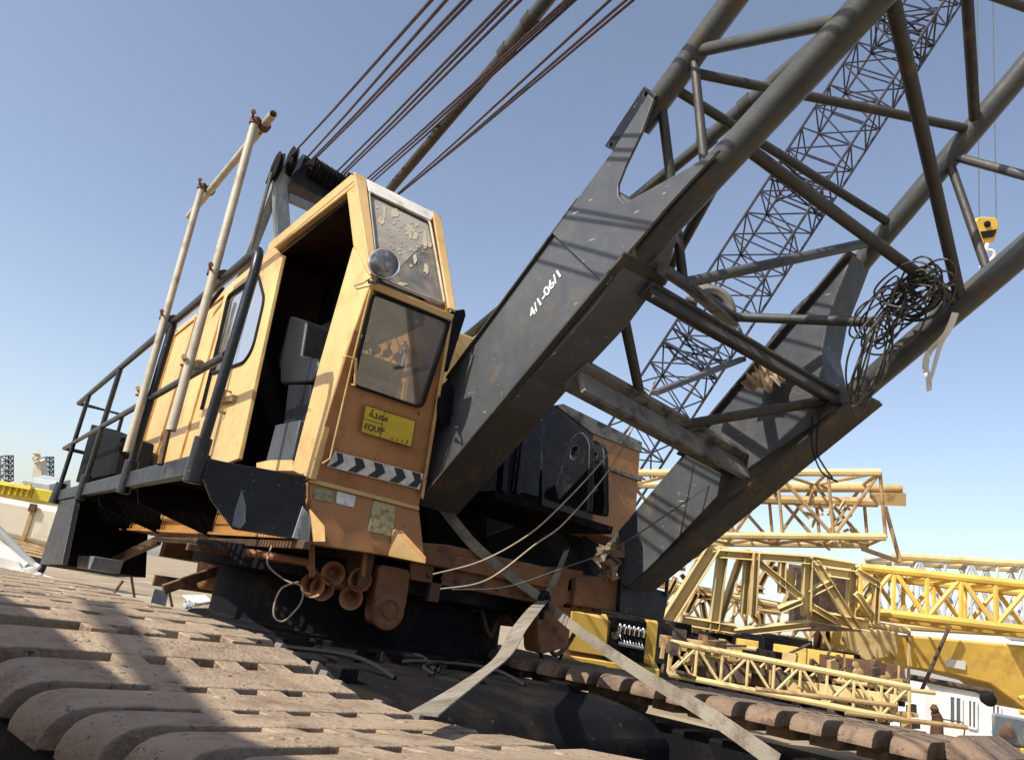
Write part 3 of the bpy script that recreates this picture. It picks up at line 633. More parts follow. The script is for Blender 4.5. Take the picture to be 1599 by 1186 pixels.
rail([V((1.65, 11.2, 2.1)), V((1.65, 11.2, 2.75)), V((1.62, 13.1, 2.76))], .028, 'rail_post')
for y, r in ((4.84, .052), (7.05, .052), (9.6, .052), (11.85, .07)):
    so_ = MB(); so_.tube([V((XO-(.02 if r > .06 else 0), y, 1.93)), V((XO, y, 2.2))], r, 14); so_.build('post_socket', 'rail_black', hro, bevel=.006)

# --- gantry with sheave block and ropes
ga = group_part('gantry', crane); YG = 9.6
G_ = lambda x, y, Y=YG: ay_(x, y, Y)
pb_ = [G_(456, 375), G_(433, 385)]; dn = [V((p.x-.0, p.y, 3.3)) for p in pb_]
for dx in (0, 1.75):
    m = MB(); m.prism([p+V((dx, 0, 0)) for p in (G_(430, 270), G_(446, 255), pb_[0], dn[0], dn[1], pb_[1])], (0, .16, 0)); m.build('gantry_post', 'grey_blue', ga, bevel=.008)
    m = MB(); t_ = G_(440, 275)+V((dx, .1, 0)); m.bar(t_, V((t_.x, 11.2, 3.4)), .12, .12); m.build('gantry_stay', 'grey_blue', ga, bevel=.008)
m = MB(); a_ = G_(452, 306); m.box(a_+V((.85, .06, 0)), (1.7, .1, .1)); m.build('gantry_tie', 'grey_blue', ga, bevel=.008)
m = MB(); m.prism([G_(472, 240), G_(478, 242), G_(530, 280), G_(524, 320), G_(456, 284), G_(454, 272)], (0, .4, 0)); m.build('sheave_block', 'black_paint', ga, bevel=.01)
m = MB(); m.prism([G_(455, 274, YG-.02), G_(472, 240, YG-.02), G_(476, 244, YG-.02), G_(468, 262, YG-.02)], (0, .3, 0)); m.build('block_cheek', 'grey_blue', ga)
m = MB()
for k in range(7):
    c = G_(482+k*7.5, 262+k*4.6)+V((0, -.02, 0)); m.lathe(c, (1, 0, 0), [(.1, 0), (.15, .005), (.155, .02), (.12, .035), (.155, .05), (.15, .065), (.1, .07)], 20)
m.lathe(G_(428, 258), (1, 0, 0), [(.1, 0), (.2, .01), (.17, .04), (.2, .07), (.1, .08)], 20); m.lathe(G_(450, 250), (1, 0, 0), [(.1, 0), (.2, .01), (.17, .04), (.2, .07), (.1, .08)], 20)
m.prism([G_(418, 282), G_(430, 250), G_(436, 248), G_(424, 285)], (0, .1, 0)); m.build('sheaves', 'dark_steel', ga)
m = MB(); m.tube([G_(424, 270), G_(391, 392)], .022, 8); m.build('hoist_wire', 'rope_grey', ga)
YE = 3.6; tails = []
for a, b in (((452, 246), (674, 0)), ((476, 250), (697, 0)), ((474, 262), (725, 0)), ((490, 250), (735, 0)), ((522, 272), (790, 0)), ((528, 276), (799, 0)), ((535, 274), (813, 0)),
             ((563, 288), (884, 0)), ((568, 290), (892, -2)), ((575, 290), (896, 2)), ((628, 296), (953, 0)), ((636, 292), (978, 0)), ((642, 288), (989, 0))):
    A = G_(*a, YG+.1); B = ay_(*b, YE); m = MB(); E2 = ext(A, B, 1.5)
    if a[0] > 540: A = ext(A, B, -.10); tails.append(A)
    m.tube([A, ext(A, B, .5)+V((0, 0, -.02)), B, E2], .0115, 7); m.build('pendant_rope', 'rope', crane)
tx = [p.x for p in tails]; tc_ = sum(tails, V((0, 0, 0)))/len(tails)
m = MB(); m.box((tc_.x, tc_.y+.12, tc_.z-.03), (max(tx)-min(tx)+.3, .34, .3)); m.build('sheave_block', 'black_paint', ga, bevel=.01)
m = MB(); m.bar(G_(500, 292)+V((0, .25, 0)), V((min(tx), tc_.y+.12, tc_.z-.05)), .14, .14); m.build('block_link', 'black_paint', ga)
# backstops
def backstop(pts, X, tele=True):
    a, b, c = [ax_(*p, X) for p in pts]; e = ext(b, c, 3.2); a = ext(a, b, -max(0, (a.z-3.7)/(b.z-a.z)))
    m = MB(); m.tube([a, b], .052, 14); o = m.build('backstop', 'rusty_tube' if tele else 'boom_tube', crane)
    m = MB(); m.tube([b, e], .066, 14); m.build('backstop_sleeve', 'boom_tube', o)
    d = (c-b).normalized(); k = ext(b, c, .42)
    for e_ in (b, k): m = MB(); m.tube([e_-d*.03, e_+d*.08], .078, 16); m.build('backstop_collar', 'rusty_tube', o)
backstop([(603, 303), (788, 84), (880, -34)], 2.9)
backstop([(990, 312), (1100, 222), (1262, 82)], 4.3, False)

# --- boom
bo = group_part('boom', crane)
XA, XI, XC = 2.62, 2.90, 2.71
F_ = lambda x, y: ax_(x, y, XA)
leg = MB(); leg.prism([F_(655, 790), F_(668, 700), F_(690, 602), F_(830, 412), F_(908, 310), F_(962, 296), F_(985, 318), F_(1010, 318), F_(986, 398), F_(926, 482), F_(801, 622)], (XI-XA, 0, 0))
leg.build('boom_leg', 'boom_paint', bo, bevel=.008)
pl = MB(); pl.prism([p+V((-.002, 0, 0)) for p in (F_(866, 366), F_(908, 309), F_(962, 236), F_(1016, 150), F_(1024, 158), F_(1006, 208), F_(980, 262), F_(969, 290), F_(969, 308), F_(978, 318), F_(990, 314), F_(1060, 275), F_(1128, 236), F_(1050, 320), F_(985, 396), F_(950, 446))], (-.02, 0, 0))
pl.build('gusset_plate', 'boom_paint', bo, bevel=.004)
fl = MB(); fl.bar(F_(700, 592)+V((.01, 0, .004)), F_(906, 312)+V((.01, 0, .004)), .07, .018, (0, .57, .82)); fl.bar(F_(660, 786)+V((.12, 0, -.01)), F_(986, 396)+V((.12, 0, -.01)), .34, .02, (0, .57, .82)); fl.build('leg_flange', 'rusty_tube', bo, bevel=.004)
# right leg
XJ, XK, XD2 = 4.50, 4.73, 4.69
H_ = lambda x, y: ax_(x, y, XJ)
lr = MB(); lr.prism([H_(968, 910), H_(947, 850), H_(1063, 713), H_(1115, 640), H_(1240, 480), H_(1331, 396), H_(1314, 441), H_(1293, 495), H_(1283, 549), H_(1292, 594), H_(1346, 612), H_(1150, 743), H_(985, 916)], (XK-XJ, 0, 0))
lr.build('boom_leg', 'boom_paint', bo, bevel=.008)
fl = MB(); fl.bar(H_(985, 914)+V((.10, 0, -.012)), H_(1346, 612)+V((.10, 0, -.012)), .27, .022, (0, .57, .82)); fl.bar(H_(1063, 713)+V((.0, 0, .01)), H_(1331, 396)+V((0, 0, .01)), .1, .02, (0, .57, .82)); fl.build('leg_flange', 'rusty_tube', bo, bevel=.004)
ft = MB(); ft.prism([H_(945, 850)+V((-.1, 0, 0)), H_(962, 858)+V((-.1, 0, 0)), H_(960, 905)+V((-.1, 0, 0)), H_(945, 910)+V((-.1, 0, 0)), H_(930, 880)+V((-.1, 0, 0)), H_(922, 838)+V((-.1, 0, 0))], (.05, 0, 0))
ft.build('foot_lug', 'boom_paint', bo, bevel=.006)
fb = crumple(H_(963, 880)+V((-.09, 0, 0)), V((0, .24, -.05)), V((.03, .05, .36)), 0, .04, 3); fb.build('foot_padding', 'tan_rag', bo, ang=15)
# chords
def chord(a, b, X, r, k0, k1, name='chord', m='boom_tube', n=20):
    A, B = ax_(*a, X), ax_(*b, X); mb = MB(); mb.tube([ext(A, B, k0), ext(A, B, .5), ext(A, B, k1)], r, n); mb.build(name, m, bo); return A, B
TLa, TLb = chord((1035, 150), (1145, 0), XC, .074, -.35, 4)
BLa, BLb = chord((1130, 252), (1362, 0), XC, .085, -.85, 3)
TRa, TRb = chord((1385, 362), (1599, 108), XD2, .073, -.3, 3.2)
BRa, BRb = chord((1400, 560), (1599, 391), XD2, .082, -.5, 3.2)
def onl(A, B, x, y):                                                 # point of chord A-B nearest to the photo ray
    d = ray(x, y).normalized(); e = (B-A).normalized(); w0 = A-EYE; b = e.dot(d); return A+e*((b*w0.dot(d)-w0.dot(e))/(1-b*b))
TL = lambda x, y: onl(TLa, TLb, x, y)
BL = lambda x, y: onl(BLa, BLb, x, y)
TR = lambda x, y: onl(TRa, TRb, x, y)
BR = lambda x, y: onl(BRa, BRb, x, y)
def lace(p, q, r=.03, m='rusty_tube'): mb = MB(); mb.tube([p, (p+q)/2, q], r, 14); mb.build('lacing', m, bo)
lace(TL(1088, 88), BL(1100, 280), .026); lace(TL(1085, 80), BL(1330, 20), .036, 'boom_tube')
lace(TL(1090, 130), TR(1510, 197), .03); lace(TL(1060, 145), TR(1395, 352), .03)
lace(BL(1165, 232), BR(1490, 468), .036); lace(BL(1402, -14), BR(1496, 470), .037)
lace(TR(1512, 192), TL(1470, -470), .034); lace(TR(1490, 246), BR(1700, 300), .03, 'boom_tube'); lace(TR(1484, 250), BR(1526, 418), .028)
lace(TL(1230, -120), TR(1640, 20), .03)
lace(BL(1152, 246), H_(1162, 505)+V((-.9, 0, 0)), .033)
# throat cross beams between the legs
cbm = MB()
P1, P2 = ax_(893, 583, 2.85), H_(1148, 722)
cbm.bar(P1, P2, .26, .045, (0, .5, .86)); cbm.bar(P1+V((0, -.1, -.07)), P2+V((0, -.1, -.07)), .04, .16, (0, .5, .86)); cbm.build('cross_beam', 'beam_paint', bo, bevel=.006)
P3, P4 = ax_(1008, 450, 2.82), H_(1300, 618)
cbm = MB(); cbm.bar(P3, P4, .12, .03, (0, .5, .86)); cbm.bar(P3+V((0, -.05, -.04)), P4+V((0, -.05, -.04)), .025, .09, (0, .5, .86)); cbm.build('cross_beam', 'rusty_tube', bo, bevel=.006)
P5, P6 = ax_(1035, 420, 2.8), H_(1215, 530)+V((-.5, 0, 0))
lace(P5, P6, .036); lace(TL(1050, 168), P5+(P6-P5)*.25, .03); lace(P5+(P6-P5)*.25, TR(1385, 382), .034, 'boom_tube')
lace(ax_(972, 485, 2.85), P1+(P2-P1)*.4, .033); lace(P1+(P2-P1)*.56, H_(1285, 626), .034); lace(P6, H_(1365, 503), .034, 'boom_tube')
m = MB(); m.bar(P5+(P6-P5)*.3, P6+V((0, 0, -.06)), .09, .02); m.bar(F_(980, 596)+V((.2, 0, 0)), P3+(P4-P3)*.5+V((0, .02, -.08)), .05, .03); m.build('stay_angle', 'boom_paint', bo, bevel=.004)
m = MB(); m.tube(arc(H_(1190, 500)+V((-.35, .2, 0)), V((.9, -.43, 0)), V((0, 0, 1)), .16, .1, math.pi-.1, 14), .05, 8); m.build('sheave_guard', 'tread', bo)
# slots in the cross beam and bracket bar with two holes
q = lambda x, y: ax_(x, y, XA-.01)
bb = [q(1006, 134), q(1024, 148), q(963, 238), q(944, 228)]
nX = V((-1, 0, 0)); hl = [arc(q(x, y), V((0, 1, 0)), V((0, 0, 1)), .017, 0, math.tau*11/12, 11) for x, y in ((1008, 147), (954, 226))]
pm = plate_mesh(bb, hl, .03, (1, 0, 0)); pm.build('bracket_bar', 'black_paint', bo, bevel=.003)
# stencilled number on the leg
tp_ = q(835, 497); te = q(893, 413); dirn = (te-tp_).normalized()
t = text_mb('4/1-06/1', F_(831, 497)+V((-.004, 0, 0)), dirn, V((0, .57, .82)), .105); t.build('stencilled_number', 'stencil', bo)
nub = MB(); nub.lathe(F_(912, 306)+V((.05, 0, .01)), (0, .57, .82), [(.05, 0), (.05, .03), (.03, .045)], 14); nub.build('lifting_nub', 'boom_tube', bo)

# --- front of the revolving frame between the boom feet
fm = MB()
Z_ = lambda x, y, Y: ay_(x, y, Y)
fm.prism([Z_(640, 845, 5.0), Z_(700, 850, 5.0), Z_(940, 905, 5.0), Z_(940, 960, 5.0), Z_(700, 915, 5.0), Z_(640, 905, 5.0)], (0, .2, 0)); fm.build('front_beam', 'dusty_orange', crane, bevel=.01)
fm = MB(); fm.prism(rounded([Z_(592, 880, 4.95), Z_(642, 890, 4.95), Z_(634, 950, 4.95), Z_(612, 985, 4.95), Z_(582, 972, 4.95)], .05), (0, .15, 0)); o = fm.build('roller_bracket', 'dusty_orange', crane, bevel=.01)
fm = MB(); fm.lathe(Z_(606, 955, 4.93), (0, -1, 0), [(.115, -.02), (.115, .008), (.105, .014), (.075, .014), (.07, .004), (.045, .004), (.04, .02), (.015, .022)], 24); fm.build('roller_hub', 'dusty_orange', crane)
fm = MB(); fm.prism([Z_(872, 885, 4.95), Z_(912, 892, 4.95), Z_(898, 935, 4.95), Z_(860, 955, 4.95), Z_(858, 905, 4.95)], (0, .2, 0)); fm.prism(rounded([Z_(838, 950, 5.0), Z_(893, 945, 5.0), Z_(888, 1010, 5.0), Z_(842, 1022, 5.0)], .05), (0, .2, 0)); fm.build('roller_bracket', 'dusty_orange', crane, bevel=.01)
fm = MB()
fm.prism([Z_(642, 925, 5.6), Z_(860, 955, 5.6), Z_(860, 985, 5.6), Z_(642, 960, 5.6)], (0, .2, 0)); fm.prism([Z_(700, 880, 5.5), Z_(850, 905, 5.5), Z_(850, 960, 5.5), Z_(700, 940, 5.5)], (0, .1, 0))
fm.build('inner_beam', 'rust', crane, bevel=.008)
fm = MB()
for x in (735, 790): fm.lathe(Z_(x, 925, 5.35), (0, -1, 0), [(.14, -.05), (.14, .03), (.1, .04), (.04, .045)], 24)
fm.build('hub_plate', 'dusty_orange', crane)
fm = MB(); fm.prism([Z_(900, 900, 4.9), Z_(972, 902, 4.9), Z_(970, 955, 4.9), Z_(895, 945, 4.9)], (0, .5, 0)); fm.build('side_beam', 'dusty_orange', crane, bevel=.01)
fm = MB(); fm.prism([Z_(971, 903, 4.85), Z_(1046, 925, 4.85), Z_(1036, 970, 4.85), Z_(968, 955, 4.85)], (0, .6, 0)); fm.build('end_box', 'black_paint', crane, bevel=.01)
fm = MB(); fm.tube([Z_(1047, 845, 4.84), Z_(1040, 930, 4.84)], .016, 8); fm.build('guard_rod', 'black_paint', crane)
fm = MB(); fm.prism([Z_(772, 765, 5.05), Z_(958, 822, 5.05), Z_(955, 834, 5.05), Z_(772, 777, 5.05)], (0, 1.0, 0)); fm.build('foot_plate', 'dark_steel', crane, bevel=.004)
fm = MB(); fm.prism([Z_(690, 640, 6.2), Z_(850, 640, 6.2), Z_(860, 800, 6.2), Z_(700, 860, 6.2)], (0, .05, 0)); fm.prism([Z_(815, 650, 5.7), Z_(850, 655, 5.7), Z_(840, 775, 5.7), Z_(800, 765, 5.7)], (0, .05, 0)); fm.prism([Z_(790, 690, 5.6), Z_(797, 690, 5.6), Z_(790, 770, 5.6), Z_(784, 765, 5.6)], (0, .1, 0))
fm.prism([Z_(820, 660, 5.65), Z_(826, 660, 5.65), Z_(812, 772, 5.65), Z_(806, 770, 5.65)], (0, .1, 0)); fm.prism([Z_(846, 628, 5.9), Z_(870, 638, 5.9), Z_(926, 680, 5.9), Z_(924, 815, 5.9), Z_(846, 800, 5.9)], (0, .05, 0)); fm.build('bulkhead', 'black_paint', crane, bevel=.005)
def lug(X, pts, hole, hr):
    o = [ax_(*p, X) for p in pts]; c = ax_(*hole, X)
    pm = plate_mesh(rounded(o, .05, 3), [arc(c, V((0, 1, 0)), V((0, 0, 1)), hr, 0, math.tau*15/16, 15)], .05, (1, 0, 0)); return pm.build('mast_lug', 'black_paint', crane, bevel=.006)
lug(3.75, [(848, 778), (852, 762), (868, 756), (893, 680), (908, 672), (921, 690), (918, 800)], (897, 706), .05)
lug(4.02, [(914, 800), (916, 700), (922, 688), (934, 686), (943, 702), (944, 806)], (928, 712), .035)
fm = MB(); fm.prism([Z_(926, 672, 6.0), Z_(1000, 702, 6.0), Z_(990, 850, 6.0), Z_(925, 830, 6.0)], (0, .8, 0)); fo = fm.build('side_tank', 'cab_orange', crane, bevel=.01)
fm = MB(); fm.prism([Z_(868, 632, 5.98), Z_(880, 630, 5.98), Z_(1003, 690, 5.98), Z_(1002, 706, 5.98), Z_(925, 676, 5.98)], (0, .8, 0)); fm.prism([Z_(948, 727, 5.97), Z_(1004, 745, 5.97), Z_(1002, 752, 5.97), Z_(948, 732, 5.97)], (0, .04, 0)); fm.build('tank_cap', 'beam_paint', fo, bevel=.004)
# dark clutter of winch drums behind the boom foot
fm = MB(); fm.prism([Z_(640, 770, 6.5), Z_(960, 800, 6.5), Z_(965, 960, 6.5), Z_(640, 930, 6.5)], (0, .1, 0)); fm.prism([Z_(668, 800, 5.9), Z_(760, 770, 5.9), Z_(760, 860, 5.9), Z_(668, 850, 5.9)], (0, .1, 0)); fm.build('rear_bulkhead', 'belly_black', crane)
wn_ = MB(); wn_.tube([V((2.7, 7.2, 2.5)), V((4.4, 7.2, 2.5))], .45, 28); wn_.tube([V((2.7, 7.2, 2.5)), V((2.75, 7.2, 2.5))], .6, 28); wn_.tube([V((4.35, 7.2, 2.5)), V((4.4, 7.2, 2.5))], .6, 28); wn_.build('winch_drum', 'dark_steel', crane, bevel=.01)
fm = MB(); fm.prism([Z_(694, 560, 5.6), Z_(706, 485, 5.6), Z_(726, 482, 5.6), Z_(728, 492, 5.6), Z_(700, 580, 5.6)], (0, .1, 0)); fm.build('exhaust_stack', 'rubber', crane, bevel=.01)
mr = MB(); mc = A_(698, 630, 4.7); mr.lathe(mc, V((.55, -1, .1)), [(.09, -.03), (.115, -.01), (.118, .0)], 24)
for v_ in mr.v: v_.z = mc.z+(v_.z-mc.z)*1.35
mr.tube([A_(697, 645, 4.72), A_(694, 652, 4.74), A_(684, 648, 4.84)], .008, 6); mr.tube([A_(697, 645, 4.72), A_(716, 642, 4.7)], .006, 6); mr.build('side_mirror', 'rubber', crane)
# horns under the cab
random.seed(2)
for x, y, dx in ((520, 895, 0), (562, 905, .0), (548, 933, 0), (488, 913, -.1), (503, 918, .05)):
    c = Z_(x, y, 5.0); d = V((-.35+dx, -1, -.05)).normalized(); m = MB()
    m.lathe(c, d, [(.018, -.32), (.02, -.2), (.028, -.12), (.045, -.05), (.075, .0), (.078, .005), (.07, .0), (.04, -.06), (.02, -.12)], 24); m.build('horn', 'horn_paint', crane)
pp = MB(); pp.tube([Z_(385, 862, 5.4), Z_(480, 878, 5.2), Z_(500, 905, 5.1), Z_(545, 920, 5.1)], .028, 10); pp.tube([Z_(487, 850, 5.0), Z_(487, 900, 5.0)], .02, 8); pp.tube([Z_(570, 860, 5.0), Z_(566, 900, 5.0)], .018, 8); pp.build('horn_pipe', 'horn_paint', crane)
random.seed(14)
for k in range(14):
    p = V((random.uniform(2.5, 4.3), random.uniform(5.25, 5.6), random.uniform(1.45, 1.75))); e = p+V((random.uniform(-.5, .7), random.uniform(-.1, .4), random.uniform(-.35, .1)))
    m = MB(); m.tube(catmull([p, p.lerp(e, .35)+V((0, -.08, -random.uniform(.08, .28))), p.lerp(e, .7)+V((0, -.05, -random.uniform(.05, .3))), e], 8), random.uniform(.012, .022), 8); m.build('hydraulic_hose', 'rubber' if k % 3 else 'rust', crane)
m = MB()
for k in range(26): m.lathe(Z_(658+k*10.8, 858+k*2.2+(k % 2)*38, 5.0), (0, -1, 0), [(.018, -.005), (.018, .012), (.01, .016)], 6)
m.build('bolt_row', 'rust', crane)
lp = MB(); lp.tube(catmull([Z_(425, 850, 5.2), Z_(418, 880, 5.1), Z_(445, 905, 5.05), Z_(470, 915, 5.0), Z_(470, 940, 5.0), Z_(445, 968, 5.0), Z_(430, 965, 5.0), Z_(428, 945, 5.0), Z_(440, 918, 5.0), Z_(466, 908, 5.05)]), .006, 6); lp.build('hose_loop', 'cable_pale', crane)

# ------------------------------------------------------------------ scaffold tubes and clamps fixed to the handrail
def scaf(a, b, lab):
    d = (b-a).normalized(); m = MB(); org = V(a); sgm = 20
    u = d.cross(V((0, 1, 0))).normalized(); x = d.cross(u); vs = []; fs = []
    for p, r in ((a, .031), (b, .031), (b, .026), (a, .026)):
        vs += [p+(u*math.cos(k*math.tau/sgm)+x*math.sin(k*math.tau/sgm))*r for k in range(sgm)]
    for i in range(4):
        for k in range(sgm): fs.append((i*sgm+k, i*sgm+(k+1) % sgm, ((i+1) % 4)*sgm+(k+1) % sgm, ((i+1) % 4)*sgm+k))
    m.add(vs, fs); return tag(m.build('scaffold_tube', 'scaffold', org=org), lab, 'scaffold tube', 'scaffold tubes clamped above the handrail')
XP = XO-.07
pa, pb = ax_(267, 672, XP), ax_(400, 184, XP); pc_, pd = ax_(198, 706, XP), ax_(317, 287, XP)
scaf(pa, pb, 'pale scaffold tube standing upright nearest the cab door, the taller of two')
scaf(pc_, pd, 'pale scaffold tube standing upright on the rear rail post, the shorter of two')
ha, hb = ax_(424, 178, XP-.05), ax_(296, 336, XP-.05); hb2 = ax_(340, 282, XP+.06)
ha = ax_(427, 178, XP+.07); hb = ax_(295, 338, XP+.07)
scaf(ha, hb, 'pale scaffold tube clamped sloping across the tops of the two uprights')
rp = MB(); rp.tube([ax_(262, 672, XP+.02), ax_(250, 725, XP+.02)], .022, 8); tag(rp.build('tube_spigot', 'rust'), 'rusty bar sticking out under the taller scaffold tube', 'steel bar')
def clamp(P, axis, other, mname, lab):
    c = thing('scaffold_clamp', lab, 'clamp', P, 'scaffold clamps on the tubes'); a = axis.normalized(); o = other.normalized()
    m = MB(); m.tube([P-a*.028, P+a*.028], .041, 14); m.build('clamp_band', mname, c, bevel=.004)
    m = MB(); q = P+o*.075; m.tube([q-V((0, 1, 0))*.028, q+V((0, 1, 0))*.028], .043, 14); m.build('clamp_band', mname, c, bevel=.004)
    s = a.cross(o).normalized(); m = MB(); m.tube([P-s*.035-o*.03, P-s*.11-o*.05], .009, 8); m.tube([P-s*.1-o*.047-a*.0, P-s*.118-o*.05], .018, 6); m.tube([q+s*.04, q+s*.1], .009, 8); m.tube([q+s*.085, q+s*.105], .018, 6); m.bar(P-o*.02, q, .05, .05); m.build('clamp_bolt', mname, c)
up1 = (pb-pa); up2 = (pd-pc_); ox = V((1, 0, 0))
clamp(ext(pa, pb, .985), up1, ox, 'clamp_rust', 'rusty clamp at the top end of the taller upright scaffold tube')
clamp(ext(pc_, pd, .985), up2, ox, 'clamp_rust', 'rusty clamp at the top end of the shorter upright scaffold tube')
clamp(ax_(333, 425, XP), up1, ox, 'clamp_rust', 'brown clamp fixing the taller scaffold tube to the top handrail')
clamp(ax_(257, 495, XP), up2, ox, 'clamp_rust', 'brown clamp fixing the shorter scaffold tube to the top handrail')
clamp(ax_(292, 566, XP), up1, ox, 'clamp_yellow', 'yellowish clamp fixing the taller scaffold tube to the middle handrail')
clamp(ax_(220, 613, XP), up2, ox, 'clamp_yellow', 'yellowish clamp fixing the shorter scaffold tube to the middle handrail')

# ------------------------------------------------------------------ straps, cables, coil, rag
knot = Z_(848, 936, 4.86)
e1 = az_(660, 1115, 1.24)
def wv(w0, w1, v0, v1): return lambda t: (V(v0).normalized()*(1-t)+V(v1).normalized()*t).normalized()*(w0+(w1-w0)*t)
m = MB(); m.ribbon(catmull([e1, ext(e1, knot, .2)+V((0, 0, -.05)), ext(e1, knot, .4)+V((.015, 0, -.075)), ext(e1, knot, .6)+V((-.01, 0, -.05)), ext(e1, knot, .8)+V((0, 0, -.01)), knot, Z_(866, 905, 4.86), Z_(885, 858, 4.86)]), lambda t: (RX*.8+RU*(.25+.2*math.sin(t*7))-RF*(.55+.25*math.sin(t*5+1))).normalized()*(.115 if t < .45 else .115-.13*min(.55, (t-.45))), .004)
tag(m.build('webbing_strap', 'strap'), 'grey webbing strap stretched from the near track up to the knot', 'strap', 'webbing straps under the boom')
m = MB(); f1 = Z_(688, 786, 5.15); m.ribbon(catmull([f1, Z_(735, 845, 4.97), Z_(790, 893, 4.93), knot+V((-.02, 0, .01))]), lambda t: (RU*.8+RX*.45+RF*.2).normalized()*(.09-.03*t), .004)
tag(m.build('webbing_strap', 'strap'), 'grey webbing strap running from the left boom foot down to the knot', 'strap', 'webbing straps under the boom')
m = MB(); m.ribbon(catmull([knot+V((.02, 0, -.02)), Z_(905, 985, 4.2), Z_(1000, 1050, 3.7), Z_(1100, 1110, 3.2), Z_(1215, 1190, 2.7)]), lambda t: (RU*.9+RX*.35+RF*.1).normalized()*(.06+.03*t), .004)
tag(m.build('webbing_strap', 'strap'), 'tan webbing strap running from the knot down right past the far track', 'strap', 'webbing straps under the boom')
m = MB(); 
for k in range(3): m.tube([knot+V((.03*math.cos(a*math.tau/10)+.0, -.02+k*.02, .055*math.sin(a*math.tau/10))) for a in range(11)], .02, 8, False)
m.tube([knot+V((0, 0, -.05)), knot+V((.01, 0, -.14))], .022, 8); tag(m.build('rope_knot', 'rubber'), 'dark knot of rope tying the grey straps together', 'knot')
for pts, mm, lab in (([(676, 896), (750, 876), (820, 838), (870, 795), (940, 720), (1000, 640), (1025, 590)], 'cable_pale', 'thin pale cable curving up highest of three to the boom cross beam'),
                     ([(688, 919), (760, 905), (835, 850), (885, 812), (960, 720), (1010, 620)], 'cable_pale', 'thin pale cable sagging in the middle below the boom'),
                     ([(705, 920), (790, 916), (880, 886), (960, 855), (1060, 790), (1150, 725), (1250, 650)], 'rope_grey', 'dark thin cable crossing in front of the right boom foot')):
    m = MB(); m.tube(catmull([ay_(x, y, 4.55-.0012*(x-676)) for x, y in pts], 8), .0055, 6); tag(m.build('loose_cable', mm), lab, 'cable', 'loose cables below the boom')
# wire rope coil
random.seed(11); rope = []
def coil(cx, cy, ax1, ax2, turns, X, jit):
    c = ax_(cx, cy, X); a_ = ax_(*ax1, X-.05)-c; b_ = ax_(*ax2, X+.1)-c
    for k in range(turns):
        sa = random.uniform(.6, 1.1); sb = random.uniform(.5, 1.1); o = V((random.gauss(0, .06), random.gauss(0, jit), random.gauss(0, jit))); ph = random.uniform(-.5, .5)
        for i in range(36):
            a = i*math.tau/36; rope.append(c+a_*sa*math.cos(a+ph)+b_*sb*math.sin(a)+o+V((math.sin(a*2+k)*.04, math.sin(a*2+k)*.014, math.cos(a*2+k*2)*.014)))
coil(1425, 458, (1474, 444), (1414, 492), 20, 4.3, .022)
coil(1385, 495, (1430, 445), (1402, 520), 7, 4.3, .022)
coil(1352, 565, (1380, 500), (1374, 575), 7, 4.3, .015)
m = MB(); m.tube(rope, .0065, 5); co = tag(m.build('wire_rope_coil', 'rope_grey'), 'tangled coil of grey wire rope hung on the right boom chord', 'rope coil')
for k, (pts, lab) in enumerate((([(1280, 640), (1275, 700), (1285, 725), (1300, 746)], 'loose black wire tail hanging left under the right boom leg'), ([(1268, 650), (1268, 695), (1282, 735), (1308, 752)], 'loose black wire tail hanging lowest under the right boom leg'))):
    m = MB(); m.tube(catmull([ax_(x, y, 4.4) for x, y in pts], 8), .006, 6); tag(m.build('loose_wire', 'rubber'), lab, 'wire', 'loose wires under the boom')
m = MB(); r0 = ax_(1492, 488, 4.6)
m.ribbon(catmull([r0, ax_(1478, 520, 4.6), ax_(1452, 548, 4.6), ax_(1445, 572, 4.6), ax_(1450, 590, 4.6), ax_(1451, 610, 4.6)]), wv(.05, .03, (1, -.4, .1), (.3, -1, .3)), .003)
m.ribbon(catmull([r0+V((.01, .01, 0)), ax_(1470, 535, 4.62), ax_(1462, 560, 4.62), ax_(1455, 585, 4.62), ax_(1450, 598, 4.61)]), wv(.035, .02, (1, -.4, .1), (.3, -1, .3)), .003)
tag(m.build('rag_strip', 'rag'), 'torn white cloth strip dangling from the right boom chord', 'rag')
m = crumple(H_(1215, 600)+V((-.14, 0, 0)), V((0, .26, .06)), V((.1, -.05, .2)), 0, .05, 5)
tag(m.build('paper_bundle', 'cardboard', ang=15), 'crumpled pale cardboard bundle wedged against the right boom leg', 'cardboard')

# ------------------------------------------------------------------ background right: yellow crane sections
def lattice(name, A, B, up, back, n, rc, rl, m, lab, cat, ml=None, xbr=True, group=None, joints=()):
    t = thing(name, lab, cat, A, group); cs = [V((0, 0, 0)), up, back, up+back]
    for c in cs: mb = MB(); mb.tube([A+c, B+c], rc, 8); mb.build('chord', m, t)
    mb = MB()
    for (c0, c1) in ((cs[0], cs[1]), (cs[2], cs[3]), (cs[0], cs[2]), (cs[1], cs[3])):
        for i in range(n):
            p = A+(B-A)*(i/n); q = A+(B-A)*((i+1)/n); a, b = (c0, c1) if i % 2 else (c1, c0)
            mb.tube([p+a, q+b], rl, 6)
            if xbr and c0 != cs[0]: mb.tube([p+b, q+a], rl, 6)
            mb.tube([p+c0, p+c1], rl, 6)
        mb.tube([B+c0, B+c1], rl, 6)
    for k in joints:
        for dk in (-.012, .012):
            p = A+(B-A)*(k+dk)
            for a in range(4):
                for b in range(a+1, 4): mb.tube([p+cs[a], p+cs[b]], rl*1.2, 6)
            for a in range(4): mb.tube([A+(B-A)*(k-.02)+cs[a], A+(B-A)*(k+.02)+cs[3-a]], rl, 6)
    mb.build('lacing', ml or m, t); return t
